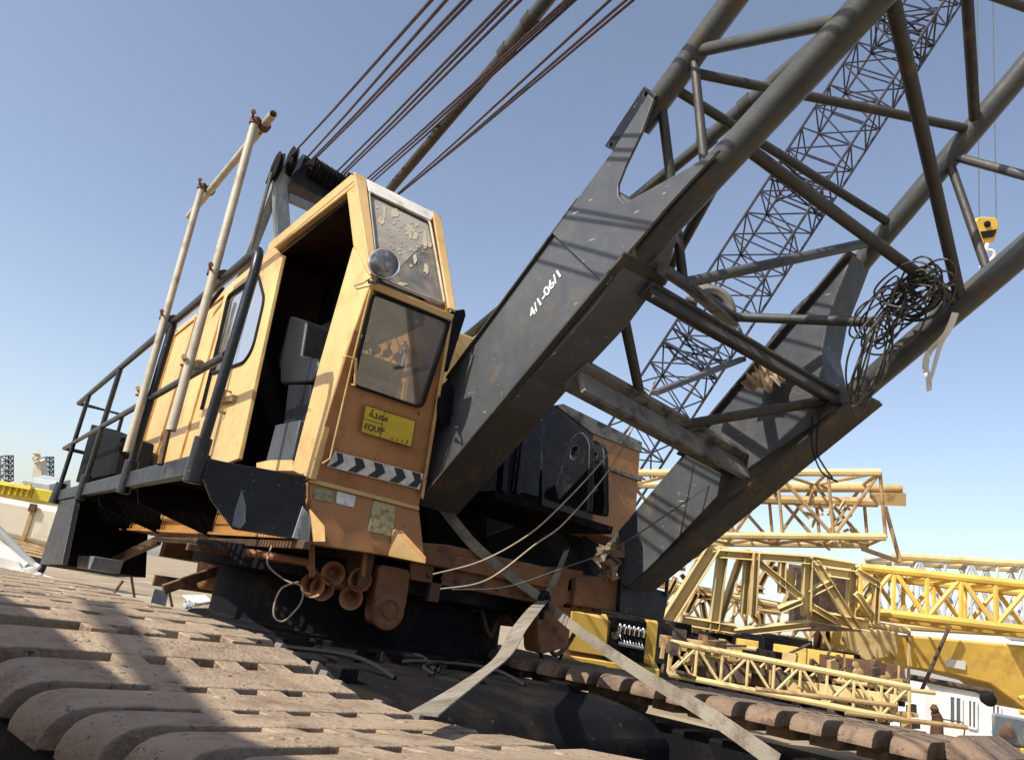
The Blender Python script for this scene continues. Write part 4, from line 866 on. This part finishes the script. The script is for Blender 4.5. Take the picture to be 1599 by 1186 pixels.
def horiz_back(A, B, d):
    v = V((B.x-A.x, B.y-A.y, 0)).normalized(); p = V((-v.y, v.x, 0))
    if p.dot(A-EYE) < 0: p.negate()
    return p*d
A, B = ad_(985, 738, 16.0), ad_(1374, 737, 15.2); C = ad_(1383, 838, 15.2)
t = lattice('lattice_section', A, B, C-B, horiz_back(A, B, 1.35), 5, .075, .035, 'cream', 'cream lattice boom section with square chords lying on top of the stack', 'boom section', 'cream_rust')
m = MB(); p = B+horiz_back(A, B, 1.35)
m.tube([ad_(1150, 762, 16.8), ad_(1408, 762, 16.3)], .085, 12); m.prism([ad_(1365, 770, 16.2), ad_(1415, 770, 16.2), ad_(1415, 790, 16.2), ad_(1365, 788, 16.2)], RF*.2); m.tube([ad_(1140, 778, 16.8), ad_(1370, 784, 16.3)], .10, 8); m.build('pendant_bar', 'cream_rust', t)
m = MB(); m.tube([ad_(1382, 790, 15.6), ad_(1406, 878, 15.4)], .04, 8); m.tube([ad_(1346, 856, 15.4), ad_(1404, 876, 15.4)], .045, 8); m.build('prop', 'cream_rust', t)
m = MB(); random.seed(21)
for k in range(26):
    x = random.uniform(1255, 1330); y = 800+random.uniform(-30, 60)*.7; p = ad_(x, y, random.uniform(16, 16.6)); m.bar(p, p+V((random.uniform(-.5, .5), random.uniform(-.2, .2), random.uniform(-.35, .35))), .04, .05)
m.build('sheave_gear', 'cream_rust', t)
# heavy cream frame
fr = thing('truss_section', 'heavy cream welded frame with thick diagonals below the lattice section', 'frame', ad_(1190, 1000, 14))
m = MB()
def bars(mb, lst, D):
    for (a, b, wpx) in lst:
        d = D+random.uniform(-.12, .12); P, Q = ad_(*a, d), ad_(*b, d+random.uniform(-.1, .1)); ww = wpx*d/FPX; upv = (P-Q).cross(RF).normalized(); mb.bar(P, Q, .05, ww*.96, upv)
        for sg_ in (-.46, .46): mb.bar(P+upv*ww*sg_-RF*.05, Q+upv*ww*sg_-RF*.05, .16, max(.02, ww*.1), upv)
bl = [((1113, 852), (1037, 974), 20), ((1113, 852), (985, 905), 13), ((1128, 852), (1113, 982), 15), ((1156, 866), (1120, 974), 8), ((1167, 856), (1160, 958), 9), ((1179, 860), (1174, 960), 9), ((1066, 966), (1146, 980), 13),
      ((1000, 858), (1060, 850), 8), ((1120, 862), (1262, 872), 12), ((1182, 876), (1250, 932), 10), ((1220, 876), (1219, 925), 9), ((1233, 890), (1232, 912), 14), ((1259, 866), (1257, 960), 13), ((1265, 872), (1335, 884), 13), ((1270, 876), (1335, 980), 13), ((1329, 884), (1326, 960), 12),
      ((1336, 890), (1370, 910), 9), ((1367, 908), (1364, 972), 8), ((1336, 925), (1358, 958), 8), ((1262, 958), (1356, 974), 18), ((1268, 946), (1302, 966), 9), ((1215, 950), (1250, 935), 8), ((1145, 985), (1262, 972), 10), ((1300, 905), (1260, 925), 10), ((1290, 890), (1325, 895), 14)]
bars(m, bl, 14); m.build('frame_bars', 'cream', fr, bevel=.012)
m = MB(); bl2 = []
for k in range(34):
    x = random.uniform(1010, 1360); y = random.uniform(880, 985); a = random.choice((.1, .15, .9, -1.1, 1.4, .12)); L = random.uniform(20, 55); bl2.append(((x, y), (x+L*math.cos(a), y+L*math.sin(a)), random.uniform(3, 8)))
bars(m, bl2, 15.6); m.build('inner_bars', 'cream_rust', fr, bevel=.006)
m = MB(); m.prism([ad_(1240, 885, 15.2), ad_(1345, 900, 15.2), ad_(1345, 985, 15.2), ad_(1240, 985, 15.2)], RF*.3); m.build('dark_panel', 'shoe_side', fr)
# yellow lattice further right
A, B = ad_(1345, 885, 14.6), ad_(1720, 925, 13.8); C = ad_(1370, 958, 14.6)
up_ = V((0, 0, (C-A).z)) + (C-A)*0
lattice('lattice_section', A, B, up_, horiz_back(A, B, 1.5), 7, .075, .045, 'sun_yellow', 'bright yellow lattice boom section lying right of the cream frame', 'boom section', 'sun_yellow', False)
A, B = ad_(1395, 868, 19), ad_(1800, 892, 19)
lattice('lattice_section', A, B, V((0, 0, -1.6)), horiz_back(A, B, 1.5), 10, .085, .035, 'cream', 'pale lattice boom section half hidden behind the bright yellow one', 'boom section', 'bg_grey')
# telescopic boom crane
tc = thing('telescopic_crane', 'yellow telescopic boom crane section with a white square above the white cabin', 'crane', ad_(1500, 1040, 17))
m = MB(); q = lambda x, y: ad_(x, y, 17)
m.prism([q(1330, 985), q(1431, 992), q(1720, 1018), q(1740, 1130), q(1599, 1108), q(1545, 1068), q(1480, 1052), q(1380, 1037), q(1330, 1025)], horiz_back(q(1330, 985), q(1720, 1018), 1.2)); m.build('telescopic_boom', 'sun_yellow', tc, bevel=.05)
m = MB(); m.prism([q(1476, 1026)-RF*.03, q(1506, 1031)-RF*.03, q(1506, 1044)-RF*.03, q(1476, 1039)-RF*.03], -RF*.01); m.build('white_square', 'bg_white', tc)
m = MB(); m.prism([q(1320, 975)-RF*.1, q(1400, 985)-RF*.1, q(1400, 1020)-RF*.1, q(1350, 1030)-RF*.1, q(1320, 1010)-RF*.1], RF*.3); m.build('head_plate', 'cream', tc, bevel=.03)
m = MB(); m.prism([q(1565, 958)-RF*.3, q(1640, 965)-RF*.3, q(1640, 1000)-RF*.3, q(1565, 993)-RF*.3], RF*.3); m.build('tail_plate', 'bg_grey', tc, bevel=.03)
m = MB(); m.tube([q(1420, 1056), q(1550, 1080)], .06, 12); m.tube([q(1430, 1075)-RF*.2, q(1480, 960)-RF*.2], .04, 8); m.build('lift_cylinder', 'shoe_side', tc)
m = MB(); m.lathe(q(1535, 1085)-RF*.3, RF, [(.08, 0), (.13, .02), (.14, .06), (.14, .2), (.1, .24)], 20); m.build('winch_drum', 'rubber', tc)
m = MB(); m.tube(arc(q(1580, 1088)-RF*.4, RX, RU, .16, -2.2, 2.2, 14), .05, 8); m.build('hook', 'sun_yellow', tc)
# white cabin building
bd = thing('site_cabin', 'white site cabin with two dark framed windows under the yellow boom', 'building', ad_(1500, 1170, 24))
q = lambda x, y: ad_(x, y, 24)
gz = lambda p: V((p.x, p.y, 0))
a, b = q(1445, 1066), q(1760, 1100); hb_ = horiz_back(a, b, 4)
m = MB(); m.prism([gz(a), gz(b), V((b.x, b.y, a.z)), a], hb_); m.build('wall', 'bg_white', bd)
m = MB(); m.prism([a+V((0, 0, .002))-hb_*.03, V((b.x, b.y, a.z+.002))-hb_*.03, V((b.x, b.y, a.z+.14))-hb_*.03, a+V((0, 0, .14))-hb_*.03], hb_*1.06); m.build('roof', 'bg_grey', bd)
nb = -hb_.normalized()
for x0, x1, y0, y1 in ((1481, 1500, 1085, 1128), (1510, 1523, 1091, 1134), (1547, 1560, 1098, 1140)):
    pa_ = [ap_(x, y, a, nb) for x, y in ((x0, y0), (x1, y0+3), (x1, y1+3), (x0, y1))]
    m = MB(); m.prism([p+nb*.01 for p in pa_], nb*.03); wo = m.build('window', 'glass_dark', bd)
    m = MB(); pts = [p+nb*.04 for p in pa_]
    for i in range(4): m.bar(pts[i], pts[(i+1) % 4], .05, .06)
    mid = (pts[0]+pts[1])/2; m.bar(mid, (pts[2]+pts[3])/2, .05, .05); m.build('window_frame', 'bg_white', wo)
# grey block with yellow base at the right edge
ac = thing('counterweight', 'dark grey block with round boss on yellow base at the right edge', 'counterweight', ad_(1575, 1186, 9))
q = lambda x, y: ad_(x, y, 9); hb_ = (q(1548, 1140)-EYE).normalized()*1.0
m = MB(); m.prism([q(1548, 1111), q(1700, 1140), q(1700, 1186), q(1550, 1157)], hb_); m.build('block', 'grey_blue', ac, bevel=.03)
m = MB(); m.prism([q(1550, 1158), q(1700, 1187), q(1700, 1330), q(1550, 1330)], hb_); m.build('base', 'sun_yellow', ac, bevel=.02)
m = MB(); m.lathe(q(1570, 1139), -hb_, [(.09, -.02), (.09, .02), (.06, .03), (.03, .03)], 24); m.build('boss', 'rust', ac)
m = MB(); q = lambda x, y: ad_(x, y, 13)
m.tube([q(1463, 1160), q(1463, 1138), q(1464, 1120), q(1460, 1112)], .11, 12, True, .07); m.lathe(q(1459, 1106), (0, 0, 1), [(.03, -.06), (.07, 0), (.03, .07)], 12)
m.tube([q(1470, 1122), q(1500, 1126), q(1507, 1132), q(1505, 1150)], .012, 6); tag(m.build('tarp_bundle', 'brown_cloth'), 'dark brown wrapped upright bundle in front of the white cabin', 'bundle')
# engine cabinet
en = thing('engine_cabinet', 'yellow engine cabinet with bare chrome engine beyond the far track', 'engine', ad_(960, 1040, 9.5)); q = lambda x, y: ad_(x, y, 9.5)
m = MB(); m.prism([q(893, 952), q(955, 968), q(948, 1025), q(888, 1015)], RF*.5); m.prism([q(1010, 968), q(1028, 972), q(1022, 1040), q(1004, 1034)], RF*.4); m.prism([q(880, 1022), q(1030, 1045), q(1030, 1056), q(880, 1036)], RF*.6); m.build('cabinet_panel', 'sun_yellow', en, bevel=.01)
m = MB(); m.prism([q(950, 962), q(1010, 972), q(1005, 1034), q(945, 1028)], RF*.4+V((0, 0, 0))); m.build('engine_block', 'dark_steel', en)
m = MB()
for k in range(6): m.lathe(q(967+k*7.2, 979+k*1.4)-RF*.05, (0, 0, 1), [(.02, -.05), (.025, 0), (.03, .03), (.015, .06)], 10)
m.tube([q(964, 1000)-RF*.08, q(1003, 1008)-RF*.08], .025, 8); m.lathe(q(959, 987)-RF*.08, -RF, [(.045, 0), (.045, .03), (.02, .035)], 14)
for k in range(8): p = q(968+k*4.6, 990+k); m.tube([p, p+V((0, -.05, -.08))], .008, 6)
m.build('engine_pipes', 'chrome', en)
# clutter of yellow parts between the far track and the frame
random.seed(31)
for k, (x, y, D, L, lab) in enumerate(((1085, 1024, 11, 90, 'long thin rusty pipe lying nearest beyond the far track'), (1105, 1004, 11.5, 75, 'thin cream pipe lying above the rusty pipe beyond the far track'), (1180, 1075, 10, 220, 'long pale rod lying low in front of the yellow clutter'), (1300, 1062, 11, 160, 'thin yellow rod lying below the telescopic boom'), (1320, 1112, 10, 190, 'long yellow pipe lying beside the far track front'))):
    m = MB(); p, q2 = ad_(x, y, D), ad_(x+L, y+L*.12, D); m.tube([p, q2], .03, 8); tag(m.build('steel_pipe', random.choice(('cream_rust', 'cream', 'sun_yellow'))), lab, 'pipe', 'pipes lying about the yard')
A, B = ad_(1020, 905, 17.5), ad_(1420, 985, 17.0)
lattice('lattice_section', A, B, V((0, 0, -1.1)), horiz_back(A, B, 1.2), 8, .07, .035, 'cream', 'cream lattice boom section lying in shade behind the heavy welded frame', 'boom section', 'cream_rust', True)
A, B = ad_(1050, 1002, 11.0), ad_(1420, 1072, 10.4)
lattice('lattice_section', A, B, V((0, 0, -.42)), horiz_back(A, B, .6), 9, .04, .02, 'cream', 'low cream lattice boom section lying just beyond the far track', 'boom section', 'cream', True)
for k, (x, y, L, D, wd_, lab) in enumerate(((1030, 1000, 120, 12.2, .16, 'short cream box girder lying behind the engine cabinet end'), (1090, 1042, 190, 11.4, .20, 'long rusty cream box girder lying low beyond the far track'), (1150, 1010, 180, 13.0, .24, 'thick yellow box girder under the welded frame'), (1230, 1068, 170, 11.0, .13, 'slim cream box girder lying just above the far track pads'), (1280, 1036, 130, 12.6, .26, 'deep rusty box girder beside the telescopic boom head'))):
    t = thing('box_girder', lab, 'girder', ad_(x, y, D), 'box girders lying in the yard'); P, Q = ad_(x, y, D), ad_(x+L, y+L*.15, D-.3)
    m = MB(); m.bar(P, Q, wd_, wd_*1.2); m.build('girder_body', ('cream_rust', 'shoe_side', 'sun_yellow', 'cream', 'rust')[k % 5], t, bevel=.008)
    for q in range(6): m = MB(); e = P.lerp(Q, .1+q*.16)-RF*wd_*.55; m.box(e, (.03, .03, wd_*1.5)) if q % 2 else m.lathe(e, -RF, [(wd_*.3, -.02), (wd_*.3, .02), (wd_*.12, .03)], 14); m.build('stiffener' if q % 2 else 'pin_boss', 'cream_rust', t)
for k, (x, y, wx, hy, D, mm, lab) in enumerate(((1005, 968, 95, 52, 18.0, 'cream_rust', 'rusty cream pontoon box standing leftmost under the welded frame'), (1105, 972, 70, 62, 18.6, 'sun_yellow', 'yellow pontoon box standing between cream ones under the welded frame'), (1182, 985, 80, 50, 17.6, 'cream', 'clean cream pontoon box under the middle of the welded frame'), (1270, 982, 60, 70, 18.3, 'rust', 'dark rusty pontoon box under the right half of the welded frame'), (1336, 1010, 70, 42, 17.9, 'cream_rust', 'rusty cream pontoon box beside the telescopic boom'))):
    p0, p1, p2, p3 = ad_(x, y, D), ad_(x+wx, y+wx*.14, D), ad_(x+wx, y+wx*.14+hy, D), ad_(x, y+hy, D); bk = (p0-EYE).normalized()*1.2; bk.z = 0
    t = thing('steel_pontoon', lab, 'pontoon', p3, 'pontoon boxes stacked in the yard')
    m = MB(); m.prism([p0, p1, p2, p3], bk); m.build('pontoon_body', mm, t, bevel=.02)
    m = MB()
    for q in range(1, 5): a, b = p0.lerp(p1, q/5)-bk*.015, p3.lerp(p2, q/5)-bk*.015; m.bar(a, b, .05, .06)
    m.build('pontoon_ribs', mm, t)
for mm, lab in (('cream_rust', 'tangled heap of small rusty cream machine parts beyond the far track'), ('rust', 'small brown rusty machine parts strewn among the cream ones'), ('shoe_side', 'dark greasy small parts strewn low among the cream ones')):
    cl = MB()
    for k in range(30 if mm == 'rust' else 50):
        x = random.uniform(1030, 1425); y = 985+(x-1035)*.155+random.uniform(0, 88); D = random.uniform(10.8, 13.5); p = ad_(x, y, D)
        if p.z < .05: continue
        c_ = random.random()
        if c_ < .5: cl.box(p, (random.uniform(.04, .3), random.uniform(.03, .2), random.uniform(.03, .2)), Matrix.Rotation(random.uniform(-.5, .5), 3, 'Z') @ Matrix.Rotation(random.uniform(-.25, .25), 3, 'Y'))
        elif c_ < .7: cl.lathe(p, (random.gauss(0, .3), -1, random.gauss(0, .3)), [(.03, 0), (.05, .005), (.05, .04), (.03, .045)], 14)
        else: e = p+V((random.uniform(-.5, .5), random.uniform(-.2, .2), random.uniform(-.1, .25))); cl.tube([p, e], random.uniform(.008, .022), 7)
    tag(cl.build('scrap_heap', mm, ang=40, bevel=.004), lab, 'scrap', kind='stuff')
cl = MB()
for k in range(46):
    x = random.uniform(1035, 1390); y = 1000+(x-1035)*.155+random.uniform(0, 60); D = random.uniform(12.5, 15); p = ad_(x, y, D); cl.box(p, (random.uniform(.4, .9), random.uniform(.3, .6), random.uniform(.3, .8)), Matrix.Rotation(random.uniform(-.4, .4), 3, 'Z'))
tag(cl.build('scrap_blocks', 'dark_steel', bevel=.02), 'dark greasy machine blocks heaped among the cream crane parts', 'scrap', kind='stuff')
# box and rail added out of view to shadow the outer track end
ct = thing('shadow_caster', 'unseen rusty box with a rail, added to cast the shadow on the near track', 'container', (-2.8, .2, 0))
m = MB(); m.prism([V((-.86, -2.6, .05)), V((-1.76, 3.62, .05)), V((-4.15, 3.3, .05)), V((-3.25, -2.9, .05))], (0, 0, 2.98)); m.build('caster_body', 'rust', ct, bevel=.02)
m = MB()
for k in range(24):
    t = k/24; m.box(V((-.86, -2.6, 1.5)).lerp(V((-1.76, 3.62, 1.5)), t+.02), (.05, .12, 2.7))
m.build('caster_ribs', 'rust', ct, bevel=.01)
m = MB(); m.tube([V((-2.82, -2.5, 4.2)), V((-2.84, 1.2, 4.22)), V((-2.72, 3.3, 4.28))], .05, 10)
for y in (-2.4, .3, 3.2): m.tube([V((-2.8, y, 3.0)), V((-2.8, y, 4.22))], .03, 8)
m.build('caster_rail', 'rust', ct)

# ------------------------------------------------------------------ far crane boom and hook block
D = 27
A, B = ad_(930, 792, D), ad_(1505, -95, D); ax0 = (B-A).normalized()
sd = ax0.cross(RF).normalized(); bk = sd.cross(ax0).normalized()
if bk.dot(RF) < 0: bk.negate()
c30, s30 = math.cos(.5), math.sin(.5); u1 = (sd*c30+bk*s30)*1.75; u2 = (bk*c30-sd*s30)*1.75
off = -(u1+u2)*.5
lattice('crane_boom', A+off, B+off, u1, u2, 27, .048, .028, 'navy', 'thin dark lattice boom of a distant crane rising behind the near boom', 'crane boom', 'navy', False, None, (.27, .56, .84))
hk = thing('hook_block', 'yellow hook block hanging on two ropes from above', 'hook block', ad_(1542, 358, 22)); q = lambda x, y: ad_(x, y, 22)
m = MB(); m.prism(rounded([q(1523, 345), q(1530, 338), q(1558, 340), q(1560, 358), q(1552, 378), q(1533, 380), q(1523, 362)], .08), RF*.35); m.build('block_cheek', 'sun_yellow', hk, bevel=.02)
m = MB(); m.lathe(q(1541, 350)-RF*.01, -RF, [(.09, 0), (.09, .03), (.05, .05)], 16); m.prism([q(1530, 362)-RF*.02, q(1556, 358)-RF*.02, q(1550, 370)-RF*.02, q(1534, 372)-RF*.02], -RF*.02); m.build('block_pin', 'rubber', hk)
m = MB(); m.tube(catmull([q(1542, 380), q(1541, 390), q(1549, 392), q(1552, 400), q(1545, 408), q(1535, 404)], 6), .06, 8); m.tube([q(1537, 402), q(1531, 418)], .04, 8); m.build('hook', 'pale_paint', hk)
for x, y in ((1529, 343), (1555.5, 341)):
    m = MB(); p = q(x, y); m.tube([p, V((p.x, p.y, 30))], .012, 6); m.build('hoist_rope', 'rope_grey', hk)

# ------------------------------------------------------------------ background left
q = lambda x, y: ad_(x, y, 21)
tn = thing('water_tank', 'cream box tank with a rusty strap beyond the walkway at left', 'tank', ad_(20, 850, 21)); a, b = q(-60, 764), q(150, 803); hb_ = horiz_back(a, b, 3)
m = MB(); m.prism([q(-60, 764), q(150, 803), q(138, 870), q(-75, 818)], hb_); m.build('tank_body', 'tank_cream', tn, bevel=.15)
nb = -hb_.normalized(); m = MB(); m.prism([p+nb*.01 for p in (q(52, 786), q(58, 787), q(38, 848), q(32, 846))], nb*.03); m.build('strap', 'cream_rust', tn)
m = MB(); m.prism([p+nb*.02 for p in (q(50, 786), q(60, 788), q(56, 800), q(46, 798))], nb*.08); m.build('buckle', 'rust', tn)
m = MB(); 
for k in range(4): m.bar(q(-60, 824+k*5), q(140, 872+k*5), .1, .06)
m.build('tank_skid', 'cream_rust', tn)
q = lambda x, y: ad_(x, y, 28)
dp = thing('tipper_body', 'yellow ribbed tipper truck body behind the cream tank', 'truck'); a, b = q(-40, 745), q(52, 762); hb_ = horiz_back(a, b, 2.2)
m = MB(); m.prism([q(-40, 745), q(52, 761), q(47, 778), q(-40, 768)], hb_); m.prism([q(53, 761), q(95, 768), q(95, 790), q(48, 778)], hb_*.7); m.build('body_panel', 'dump_yellow', dp, bevel=.04)
nb = -hb_.normalized(); m = MB()
for x in (-20, -8, 4, 14, 24, 33, 42): m.prism([p+nb*.01 for p in (q(x+6, 755), q(x+9, 755.5), q(x+3, 772+x*.08), q(x, 772+x*.08))], nb*.1)
m.bar(q(-40, 747)+nb*.1, q(52, 763)+nb*.1, .14, .14); m.build('body_rib', 'dump_yellow', dp, bevel=.02)
m = MB(); 
for x in (-30, 20, 70): m.lathe(V((q(x, 800).x, q(x, 800).y, .5)), hb_, [(.3, 0), (.5, .05), (.5, .3), (.3, .35)], 20)
m.build('wheel', 'rubber', dp)
q = lambda x, y: ad_(x, y, 42); m = MB(); m.prism([q(34, 748), q(78, 756), q(78, 780), q(32, 775)], RF*2); tag(m.build('grey_container', 'bg_grey', bevel=.05), 'grey box container beyond the yellow tipper body', 'container')
tw = thing('cream_mast', 'cream tapered crane mast with bulky head beyond the grey container', 'mast', ad_(57, 760, 60)); q = lambda x, y: ad_(x, y, 60)
m = MB(); m.prism([q(54, 720), q(63, 720), q(66, 752), q(49, 750)], RF*.8); m.build('mast', 'tank_cream', tw)
m = MB(); random.seed(4)
for k in range(14): m.box(q(random.uniform(52, 68), random.uniform(706, 722)), (random.uniform(.1, .35),)*3, Matrix.Rotation(random.uniform(0, 3), 3, 'X') @ Matrix.Rotation(random.uniform(0, 3), 3, 'Z'))
m.build('mast_head', 'tank_cream', tw)
lattice('lattice_mast', ad_(66, 760, 62), ad_(66, 714, 62)+V((0, 0, 0)), RX*.55, RF*.6, 6, .035, .03, 'navy', 'short dark lattice mast right beside the cream mast', 'mast', 'navy', True, 'dark lattice masts on the horizon')
lattice('lattice_mast', ad_(1, 752, 58), ad_(1, 712, 58), RX*.55, RF*.6, 5, .035, .03, 'navy', 'short dark lattice mast at the left edge beyond the yellow tipper', 'mast', 'navy', True, 'dark lattice masts on the horizon')
wb = thing('white_jib_end', 'white painted jib end with sheaves lying on the sand at far left', 'jib', ad_(30, 890, 11)); q = lambda x, y: ad_(x, y, 11)
m = MB(); m.tube([q(-40, 838), q(10, 868), q(40, 890)], .14, 16); m.tube([q(-30, 872), q(30, 892), q(100, 912)], .05, 10); m.tube([q(-10, 850), q(62, 886)], .04, 10); m.tube([q(0, 885), q(70, 905)], .03, 8); m.bar(q(20, 868), q(50, 892), .12, .2); m.build('jib_tube', 'pale_paint', wb, bevel=.01)
m = MB(); m.prism(rounded([q(5, 862)-RF*.18, q(40, 872)-RF*.18, q(50, 890)-RF*.18, q(25, 896)-RF*.18, q(5, 885)-RF*.18], .05), RF*.05); m.build('cheek_plate', 'pale_paint', wb)
m = MB()
for x, y, r in ((32, 893, .1), (45, 895, .12), (56, 892, .1), (68, 897, .07)): m.lathe(q(x, y)-RF*.14, RX*.6-RF, [(r*.4, -.05), (r, 0), (r*.8, .03), (r, .06), (r*.4, .08)], 18)
m.build('sheave', 'pale_paint', wb)
m = MB(); m.tube([q(-5, 824), q(56, 886)], .05, 8); m.tube([q(-20, 868), q(40, 902)], .03, 8); m.build('stay_pipe', 'bg_grey', wb)
cr = MB(); q = lambda x, y: ad_(x, y, 10.3); 
for a, b in (((88, 908), (116, 911)), ((116, 911), (112, 921)), ((112, 921), (96, 916)), ((97, 908), (101, 918)), ((106, 909), (107, 920))): cr.bar(q(*a), q(*b), .03, .04)
tag(cr.build('steel_crate', 'rust'), 'small rusty open steel crate on the sand past the track', 'crate')
# trestles and rubbish on the sand under the superstructure
def gp(x, y): return az_(x, y, .02)
for k, (a, b, lab) in enumerate((((177, 927), (192, 906), 'rusty leaning steel leg standing leftmost under the crane'), ((210, 933), (205, 900), 'rusty upright steel leg second from left under the crane'), ((269, 947), (263, 918), 'rusty upright leg beside the blue-grey plate'), ((357, 953), (371, 937), 'short rusty leaning leg beside the dark turntable'))):
    P = ad_(*a, 9); P = gp(*a); dd = (P-EYE).dot(RF); Q = ad_(*b, dd); m = MB(); m.bar(P, Q, .07, .07); tag(m.build('steel_stand', 'rust'), lab, 'stand', 'rusty stands under the crane')
P = gp(245, 950); dd = (P-EYE).dot(RF); m = MB(); m.prism([ad_(233, 948, dd), ad_(256, 950, dd), ad_(262, 925, dd), ad_(241, 920, dd)], RF*.1); tag(m.build('steel_plate', 'grey_blue', bevel=.005), 'blue-grey steel plate stood on edge under the crane', 'plate')
for pts, mm, lab in ((((258, 955), (330, 975), (310, 978), (270, 962)), 'cardboard', 'pale flat cardboard sheet lying against the near track'), (((285, 930), (320, 930), (330, 940), (300, 945)), 'rag', 'crumpled white sheet on the sand under the crane'), (((300, 955), (345, 950), (370, 958), (330, 972)), 'cardboard', 'tan board lying on the sand beside the turntable')):
    m = MB(); m.prism([gp(*p) for p in pts], (0, 0, .06)); tag(m.build('waste_sheet', mm), lab, 'waste sheet', 'waste sheets on the sand')
m = MB(); random.seed(8)
for k in range(16): p = gp(random.uniform(286, 305), random.uniform(941, 950)); m.box(p+V((0, 0, .06)), (.12, .1, .12), Matrix.Rotation(random.uniform(0, 3), 3, 'Z') @ Matrix.Rotation(random.uniform(0, 1), 3, 'X'))
tag(m.build('rubble_pile', 'bg_grey', bevel=.01), 'small grey rubble pile on the sand behind the near track', 'rubble')
